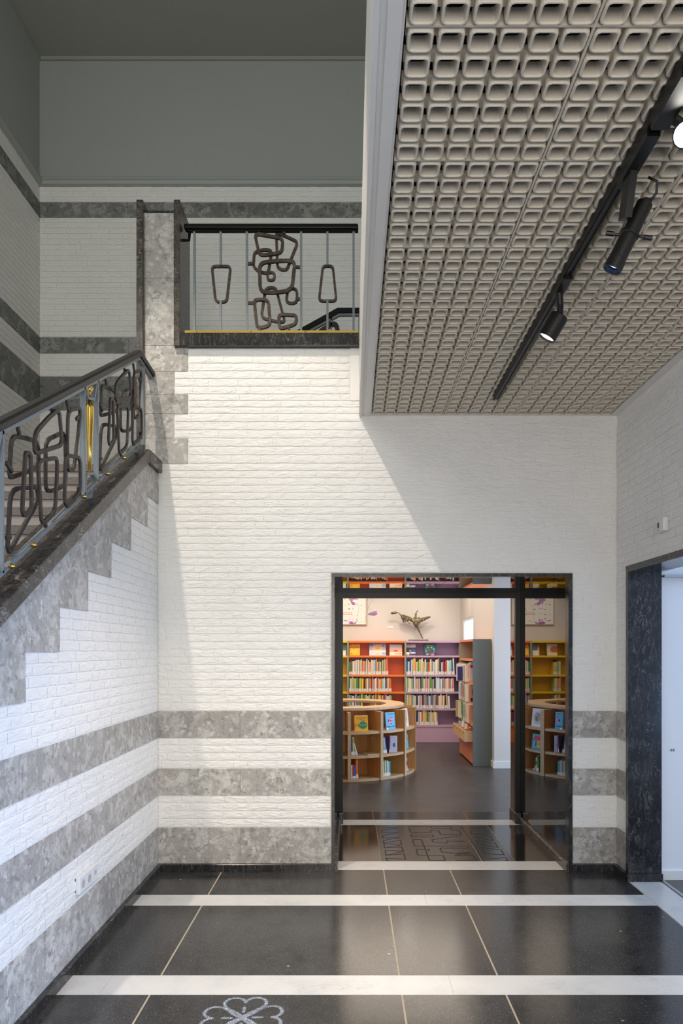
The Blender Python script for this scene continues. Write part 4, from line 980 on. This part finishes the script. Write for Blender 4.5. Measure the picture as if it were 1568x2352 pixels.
# wooden book bins hung on the coral bookcase
for i in range(4):
    ya = 9.06 + i * .262
    b_ = tag(empty('book_bin', (1.56, ya + .12, .33)), f'small birch book bin, {["nearest the end panel", "second from the end panel", "third from the end panel", "farthest from the end panel"][i]} on the coral bookcase', 'bin', 'birch bins on the coral bookcase')
    x0, x1, y0, y1, z0, z1 = 1.495, 1.79, ya, ya + .252, .312, .455
    m = MB(); m.box(x0, x0 + .012, y0, y1, z0, z1); kid(m.obj('front', card_wood, None, fix=False), b_)
    m = MB(); m.box(x0 + .012, x1, y0, y0 + .012, z0, z1); kid(m.obj('side', card_wood, None, fix=False), b_)
    m = MB(); m.box(x0 + .012, x1, y1 - .012, y1, z0, z1); kid(m.obj('side', card_wood, None, fix=False), b_)
    m = MB(); m.box(x0 + .012, x1, y0 + .012, y1 - .012, z0, z0 + .01); kid(m.obj('bottom', card_wood, None, fix=False), b_)
    m = MB(); m.box(x0 - .002, x0, (y0 + y1) / 2 - .03, (y0 + y1) / 2 + .03, z1 - .045, z1 - .028); kid(m.obj('grip', plastic_dark, None, fix=False), b_)
    for j in range(4):
        cn = ('red', 'light blue', 'grey', 'cream', 'blue', 'pink', 'white', 'navy')[(i * 3 + j * 2) % 8]
        hh = .17 + .02 * ((i + j) % 3)
        book(Matrix.Translation((x0 + .06 + .05 * j, y0 + .02, z0 + .011)) @ Matrix.Rotation(math.radians(6), 4, 'Y'), .012, .19, hh, cn, f'thin {cn} book, {nth(j + 1)} from front in {nth(i + 1)} birch bin from end panel', 'thin books in the birch bins')

# ---- round oak bookcase
RC = Vector((-.12, 8.85, 0)); RO, RI = .95, .66
rb = tag(empty('round_bookcase', RC), 'round oak bookcase with radial bays and a ring shaped top in the library', 'bookcase')
A0, DA, NB = 6.0, 24.4, 14
def pol(R, deg, z): a = math.radians(deg); return (RC.x + R * math.sin(a), RC.y - R * math.cos(a), z)
def ann(m, r0, r1, d0, d1, z0, z1, n):
    vs = []
    for i in range(n + 1):
        dg = d0 + (d1 - d0) * i / n
        vs += [pol(r0, dg, z0), pol(r1, dg, z0), pol(r1, dg, z1), pol(r0, dg, z1)]
    fs = [(4 * i + k, 4 * i + (k + 1) % 4, 4 * i + 4 + (k + 1) % 4, 4 * i + 4 + k) for i in range(n) for k in range(4)]
    if abs(d1 - d0) < 359: fs += [(0, 3, 2, 1), tuple(4 * n + k for k in range(4))]
    m.add(vs, fs)
m = MB(); ann(m, .57, .80, 0, 360, .806, .842, 72); bev(kid(m.obj('ring_top', oak_light, None), rb), .006)
m = MB(); ann(m, .61, .63, -170, 118, .03, .806, 56); kid(m.obj('inner_wall', oak, None), rb)
for k in range(NB):
    dg = A0 + DA * k - 24.4 * 4
    rot = Matrix.Translation(RC) @ Matrix.Rotation(math.radians(dg), 4, 'Z')
    m = MB(); m.box(-.018, .018, -RO, -.635, 0, .800, M=rot); kid(m.obj('divider', oak, None, fix=False), rb)
    m = MB(); m.box(-.0182, .0182, -RO - .002, -RO, 0, .800, M=rot); kid(m.obj('divider_edge', oak_light, None, fix=False), rb)
    for z in (.575, .298, .030):
        m = MB(); ann(m, .635, RO - .012, dg + 1.15, dg + DA - 1.15, z - .030, z, 6); kid(m.obj('shelf', oak_light, None), rb)
    m = MB(); ann(m, .632, .645, dg + 1.2, dg + DA - 1.2, .03, .80, 6); kid(m.obj('back_panel', oak, None), rb) if not (118 < dg < 165) else None
BT = .576; BM = .299; BB = .031
def on_ring(deg, R, z, w_, rx=-6): # cover centred at angle deg, facing outwards
    return Matrix.Translation(RC) @ Matrix.Rotation(math.radians(deg), 4, 'Z') @ Matrix.Translation((-w_ / 2, -R, z)) @ Matrix.Rotation(math.radians(rx), 4, 'X')
cover(on_ring(15.5, .90, BT, .165), .165, .185, 'f0b030', [('2e8a5c', ('e', .62, .38, .31, .22)), ('4a6a3a', ('r', .6, .58, .65, .7)), ('c8402c', ('e', .54, .64, .04, .03)), ('d8502c', ('e', .74, .67, .04, .03)), ('d9eee0', ('e', .42, .4, .03, .025)), ('d9eee0', ('e', .58, .4, .03, .025)), ('d9eee0', ('e', .7, .4, .03, .025)), ('d9eee0', ('e', .82, .4, .03, .025)), ('2a6a5c', ('p', [(.33, .38), (.24, .5), (.28, .38), (.25, .26)])), ('d98a2a', ('p', [(.03, .52), (.22, .42), (.1, .3), (.05, .15)]))], 'yellow picture book with a green fish on the top shelf of the round bookcase', texts=[('Een klein visje', .48, .82, .10, '7a5a1a'), ('in zee', .5, .73, .075, '7a5a1a')])
cover(on_ring(41.5, .90, BT, .155), .155, .205, '5ab8e6', [('e0f0f8', ('e', .12, .05, .1, .06)), ('ee94c0', ('e', .5, .52, .22, .15)), ('ee94c0', ('e', .42, .40, .18, .10)), ('ee94c0', ('e', .62, .58, .15, .12)), ('2a3348', ('e', .3, .52, .07, .08)), ('2a3348', ('e', .52, .52, .06, .06)), ('2a3348', ('e', .42, .68, .06, .035)), ('2a3348', ('e', .64, .70, .05, .03)), ('2a3348', ('e', .55, .34, .07, .04)), ('ee94c0', ('p', [(.3, .68), (.36, .8), (.42, .7)])), ('d84a5c', ('e', .7, .52, .03, .02))], 'light blue picture book with a spotted pink animal on the round bookcase', texts=[('DIER en VIER', .5, .14, .11, '20405c'), ('ANNE VAN DIJK', .5, .88, .06, '20405c')])
cover(on_ring(62.6, .89, BT, .19), .20, .225, 'e4e6ea', [('b9c0c2', ('e', .5, .5, .36, .34)), ('d8cdb8', ('e', .5, .5, .32, .30)), ('8f9694', ('e', .5, .52, .25, .24)), ('b2a18e', ('e', .42, .45, .14, .16)), ('d0a0a0', ('e', .6, .62, .1, .07)), ('6f7674', ('e', .58, .45, .08, .14))], 'white picture book with a grey medallion on the top shelf of the round bookcase')
cover(on_ring(62.6, .89, BM, .18), .19, .185, '3fb0c8', [('e8d84a', ('r', .2, .15, .8, .6)), ('e0485c', ('p', [(.12, .6), (.24, .88), (.78, .88), (.88, .6)])), ('7a6ad0', ('r', .12, .57, .88, .62)), ('3a62c0', ('r', .55, .17, .74, .5)), ('3a62c0', ('e', .645, .5, .095, .06)), ('b8763a', ('r', .26, .28, .48, .5)), ('e8b060', ('e', .37, .39, .08, .08)), ('f0d040', ('e', .9, .84, .05, .05))], 'turquoise picture book with a red roofed house on the middle shelf of the round bookcase')
def ring_books(deg, z, specs, where, group):
    """specs: (offset along the tangent, width, height, colour, lean)"""
    for i_, (off, w_, h_, cn, ln) in enumerate(specs):
        Mx = Matrix.Translation(RC) @ Matrix.Rotation(math.radians(deg), 4, 'Z') @ Matrix.Translation((off, -.905, z)) @ Matrix.Rotation(math.radians(ln), 4, 'Y')
        if ln < 0: pass
        book(Mx, w_, .16, h_, cn, f'{cn} board book, {nth(i_ + 1)} from left {where}', group)
ring_books(18, BM, [(-.165, .018, .20, 'blue', 0), (-.143, .016, .215, 'yellow', 2 * -1), (-.122, .012, .185, 'green', -6), (-.098, .014, .19, 'white', -16)], 'in round bookcase middle left bay', 'board books in the middle left bay of the round bookcase')
ring_books(18, BB, [(-.165, .012, .16, 'white', 0), (-.149, .014, .15, 'red', 0), (-.131, .022, .15, 'blue', 0), (-.104, .024, .225, 'orange', -1)], 'in round bookcase bottom left bay', 'board books in the bottom left bay of the round bookcase')
ring_books(42, BM, [(-.155, .016, .19, 'salmon', -7), (-.136, .02, .195, 'green', -8), (-.112, .014, .19, 'light blue', -8), (-.094, .014, .20, 'black', -9), (-.045, .012, .20, 'purple', 3)], 'leaning in bay under the pink animal book', 'board books in the middle bay under the pink animal book')
cover(Matrix.Translation(RC) @ Matrix.Rotation(math.radians(42), 4, 'Z') @ Matrix.Translation((-.02, -.88, BM + .001)) @ Matrix.Rotation(math.radians(-38), 4, 'Z'), .095, .20, 'd6def0', [('4a76c0', ('e', .6, .45, .16, .13))], 'pale blue picture book with a blue dot standing askew in the round bookcase')
ring_books(42, BB, [(-.155, .024, .18, 'mint', 0), (-.127, .010, .185, 'green', 0), (-.113, .012, .18, 'white', 0), (-.099, .012, .17, 'red', 0), (-.085, .012, .185, 'mint', 0), (-.071, .020, .175, 'light blue', 0), (-.048, .022, .17, 'teal', 0)], 'in bottom bay below the pink animal book', 'board books in the bottom bay under the pink animal book')
ring_books(66, BB, [(-.10, .03, .20, 'green', 0), (-.066, .018, .17, 'white', 0), (-.03, .014, .15, 'mint', -18), (.0, .014, .14, 'red', -30)], 'in bay under the red roofed house book', 'board books in the bottom bay under the red roofed house book')
ring_books(-6, BB, [(.02, .014, .17, 'white', -32), (.045, .014, .17, 'grey', -32), (.07, .014, .17, 'white', -32)], 'tilted in bottom bay at portal edge', 'tilted board books at the portal edge')
ring_books(90, BM, [(-.10, .02, .2, 'white', 0), (-.075, .02, .19, 'blue', 0)], 'in round bookcase right middle bay', 'board books at the right side of the round bookcase')
ring_books(90, BB, [(-.10, .02, .2, 'light blue', 0), (-.075, .02, .19, 'white', 0)], 'in round bookcase right bottom bay', 'board books at the right bottom of the round bookcase')
m = MB(); R_ = Matrix.Translation(RC) @ Matrix.Rotation(math.radians(22), 4, 'Z'); m.box(-.03, .13, -.93, -.75, BM + .001, BM + .008, M=R_); m.box(.02, .15, -.935, -.78, BM + .0085, BM + .014, M=R_ @ Matrix.Rotation(math.radians(4), 4, 'Z'))
tag(m.obj('booklet', flat('e0c9a0'), None, fix=False), 'thin pale booklets lying flat on the middle shelf of the round bookcase', 'booklet')

# ---- bronze figure on the lilac bookcase
YBz = 11.45; kz = YBz / F
def bz_(a, b, dy=0): return Vector(((780 + a / 7.127 - CX) * kz, YBz + dy, H - (1360 + b / 7.127 - CY) * kz))
fg = tag(empty('bronze_figure', bz_(1285, 765)), 'bronze figure balancing on one leg with flung out limbs on the lilac bookcase', 'sculpture')
PV = (1245, 480)
chains = [([(832, 345), (860, 343), (900, 340), (930, 336), (958, 336), (985, 358), (1004, 385)], [8, 19, 20, 14, 6, 5, 14]), ([(1004, 385), (1035, 415), (1075, 415), (1120, 432), (1165, 448), (1205, 462), PV], [14, 40, 36, 33, 28, 28, 46]),
          ([PV, (1236, 430), (1246, 355), (1258, 325), (1277, 304)], [46, 22, 10, 10, 7]), ([PV, (1300, 455), (1350, 448), (1400, 435), (1445, 416), (1486, 408)], [46, 36, 27, 21, 15, 10]),
          ([PV, (1252, 530), (1268, 570), (1292, 625), (1325, 695), (1360, 760)], [46, 44, 20, 11, 9, 8]), ([(1035, 415), (1036, 455), (1040, 488), (1080, 484), (1120, 495), (1148, 522)], [40, 16, 8, 7, 6, 4]), ([(1075, 415), (1092, 462), (1130, 490)], [36, 14, 6])]
vs = []; ed = []; rad = []; key = {}
for pts, rr in chains:
    prev = None
    for p, q in zip(pts, rr):
        if p not in key: key[p] = len(vs); vs.append(bz_(*p)); rad.append(q)
        if prev is not None: ed.append((prev, key[p]))
        prev = key[p]
me = bpy.data.meshes.new('figure'); me.from_pydata([v - fg.location for v in vs], ed, []); me.materials.append(bronze)
o = bpy.data.objects.new('figure', me); C.objects.link(o); o.parent = fg
sk = o.modifiers.new('skin', 'SKIN')
for i, q in enumerate(rad): me.skin_vertices[0].data[i].radius = (q * .00118, q * .00118)
me.skin_vertices[0].data[key[PV]].use_root = True
ss = o.modifiers.new('sub', 'SUBSURF'); ss.levels = ss.render_levels = 2
tx_ = bpy.data.textures.new('rough_cast', 'CLOUDS'); tx_.noise_scale = .035; dp = o.modifiers.new('rough', 'DISPLACE'); dp.texture = tx_; dp.strength = .028; dp.mid_level = .5
m = MB(); a, b = bz_(1130, 765), bz_(1445, 765); m.box(a.x, b.x, YBz - .05, YBz + .06, ZS[0] + .001, ZS[0] + .022); bev(kid(m.obj('base', bronze, None, fix=False), fg), .004)

# ---- framed picture, label card, mobile
pc = tag(empty('framed_picture', (-.1, 11.58, 2.3)), 'wide framed sheet of many tiny drawings on the far library wall', 'picture')
x0, x1, z0, z1 = -.47, .265, 1.945, 2.75
for q in ((x0, x1, z0, z0 + .014), (x0, x1, z1 - .014, z1), (x0, x0 + .014, z0 + .014, z1 - .014), (x1 - .014, x1, z0 + .014, z1 - .014)):
    m = MB(); m.box(q[0], q[1], 11.565, 11.599, q[2], q[3]); kid(m.obj('frame', frame_beige, None, fix=False), pc)
m = MB(); m.box(x0 + .014, x1 - .014, 11.585, 11.599, z0 + .014, z1 - .014); kid(m.obj('sheet', paper, None, fix=False), pc)
r = random.Random(3); m = MB(); mats = [flat(c) for c in ('4a3a38', '7a6a62', 'c86a4a', '3fa0c8', 'e0a05a', '9a8a70')]
for i in range(9):
    for j in range(8):
        if r.random() < .25: continue
        xx = x0 + .07 + i * .072 + r.uniform(-.012, .012); zz = z0 + .09 + j * .085 + r.uniform(-.015, .015); q = r.choice((0, 0, 1, 1, 2, 3, 4, 5))
        nn = r.choice((3, 5, 7)); rr = r.uniform(.008, .02)
        m.prism([(xx + rr * r.uniform(.5, 1.2) * math.cos(2 * math.pi * k / nn), zz + rr * r.uniform(.4, 1) * math.sin(2 * math.pi * k / nn)) for k in range(nn)], fb(11.585), 0, .0008, q)
for i in range(7):
    for j in range(2): m.box(x0 + .30 + i * .028, x0 + .316 + i * .028, 11.584, 11.585, z0 + .17 + j * .025, z0 + .184 + j * .025, 2)
kid(m.obj('drawings', mats, None), pc)
m = MB(); m.box(.62, .71, 11.594, 11.599, 1.885, 1.925); tag(m.obj('label_card', paper, None, fix=False), 'small white label card on the library wall beside the bronze figure', 'label')
YM = 10.6; km = YM / F
mb = tag(empty('hanging_mobile', ((800 - CX) * km, YM, 3.0)), 'hanging mobile of purple and grey leaf shapes before the framed picture', 'mobile')
def g8(a, b): return ((780 + a / 7.127 - CX) * km, H - (1360 + b / 7.127 - CY) * km)
def leaf(pts, mat):
    m = MB(); m.prism([g8(*p) for p in pts], lambda a, b, c: (a, YM + c + (a * .3), b), -.006, .006); kid(m.obj('leaf', mat, None), mb)
leaf([(455, 360), (500, 330), (570, 310), (622, 300), (610, 318), (560, 340), (520, 378), (480, 375)], grey_leaf)
leaf([(520, 380), (545, 350), (590, 332), (622, 335), (615, 360), (580, 380)], purple_leaf)
leaf([(145, 505), (180, 480), (215, 490), (235, 525), (205, 532), (165, 522)], purple_leaf); leaf([(225, 515), (250, 492), (280, 490), (265, 510), (235, 525)], grey_leaf)
leaf([(55, 462), (90, 460), (130, 472), (170, 480), (120, 478), (70, 474)], purple_leaf)
leaf([(135, 70), (190, 80), (215, 130), (200, 170), (165, 140)], grey_leaf); leaf([(180, 160), (230, 160), (260, 205), (220, 212), (190, 190)], purple_leaf); leaf([(190, 75), (280, 80), (282, 110), (255, 122), (200, 110)], purple_leaf)
m = MB()
def wr3(p): a, b = g8(*p); return (a, YM + a * .3, b)
for ln in ([(470, 235), (545, 100)], [(545, 100), (640, -120)], [(280, 485), (405, 482)], [(240, 170), (315, 225)], [(170, 478), (280, 485)]): m.tube([wr3(p) for p in ln], .002, 5)
m.tube([wr3((540, 310)), wr3((470, 235))], .0015, 5); m.tube([wr3((640, -120)), (wr3((640, -120))[0], YM + .03, 3.0)], .0015, 5); m.tube([wr3((230, 80)), (wr3((230, 80))[0], YM + .03, 3.0)], .0015, 5); m.tube([wr3((315, 225)), wr3((280, 485))], .0012, 5); m.tube([wr3((405, 482)), wr3((470, 235))], .0012, 5)
kid(m.obj('wire', grey_metal, None), mb)

# ---- library downlights
for i, (x, y, e, tx) in enumerate(((.87, 10.67, 28, .95), (-.1, 10.67, 26, -.1), (1.55, 10.3, 24, 1.8))):
    t = tag(empty('ceiling_downlight', (x, y, 3.0)), ['white downlight in the library ceiling over the lilac bookcase', 'white downlight in the library ceiling over the orange bookcase', 'white downlight in the library ceiling near the side wall'][i], 'downlight')
    m = MB(); m.tube([(x, y, 3.0), (x, y, 2.90)], .06, 20); kid(m.obj('housing', plastic_white, None), t)
    m = MB(); m.tube([(x, y, 2.8995), (x, y, 2.897)], .05, 20); kid(m.obj('lens', lamp_white, None), t)
    spot('downlight_beam', (x, y, 2.88), (tx, 11.6, 1.9), e, (1, .84, .66), 75, .6, .05)
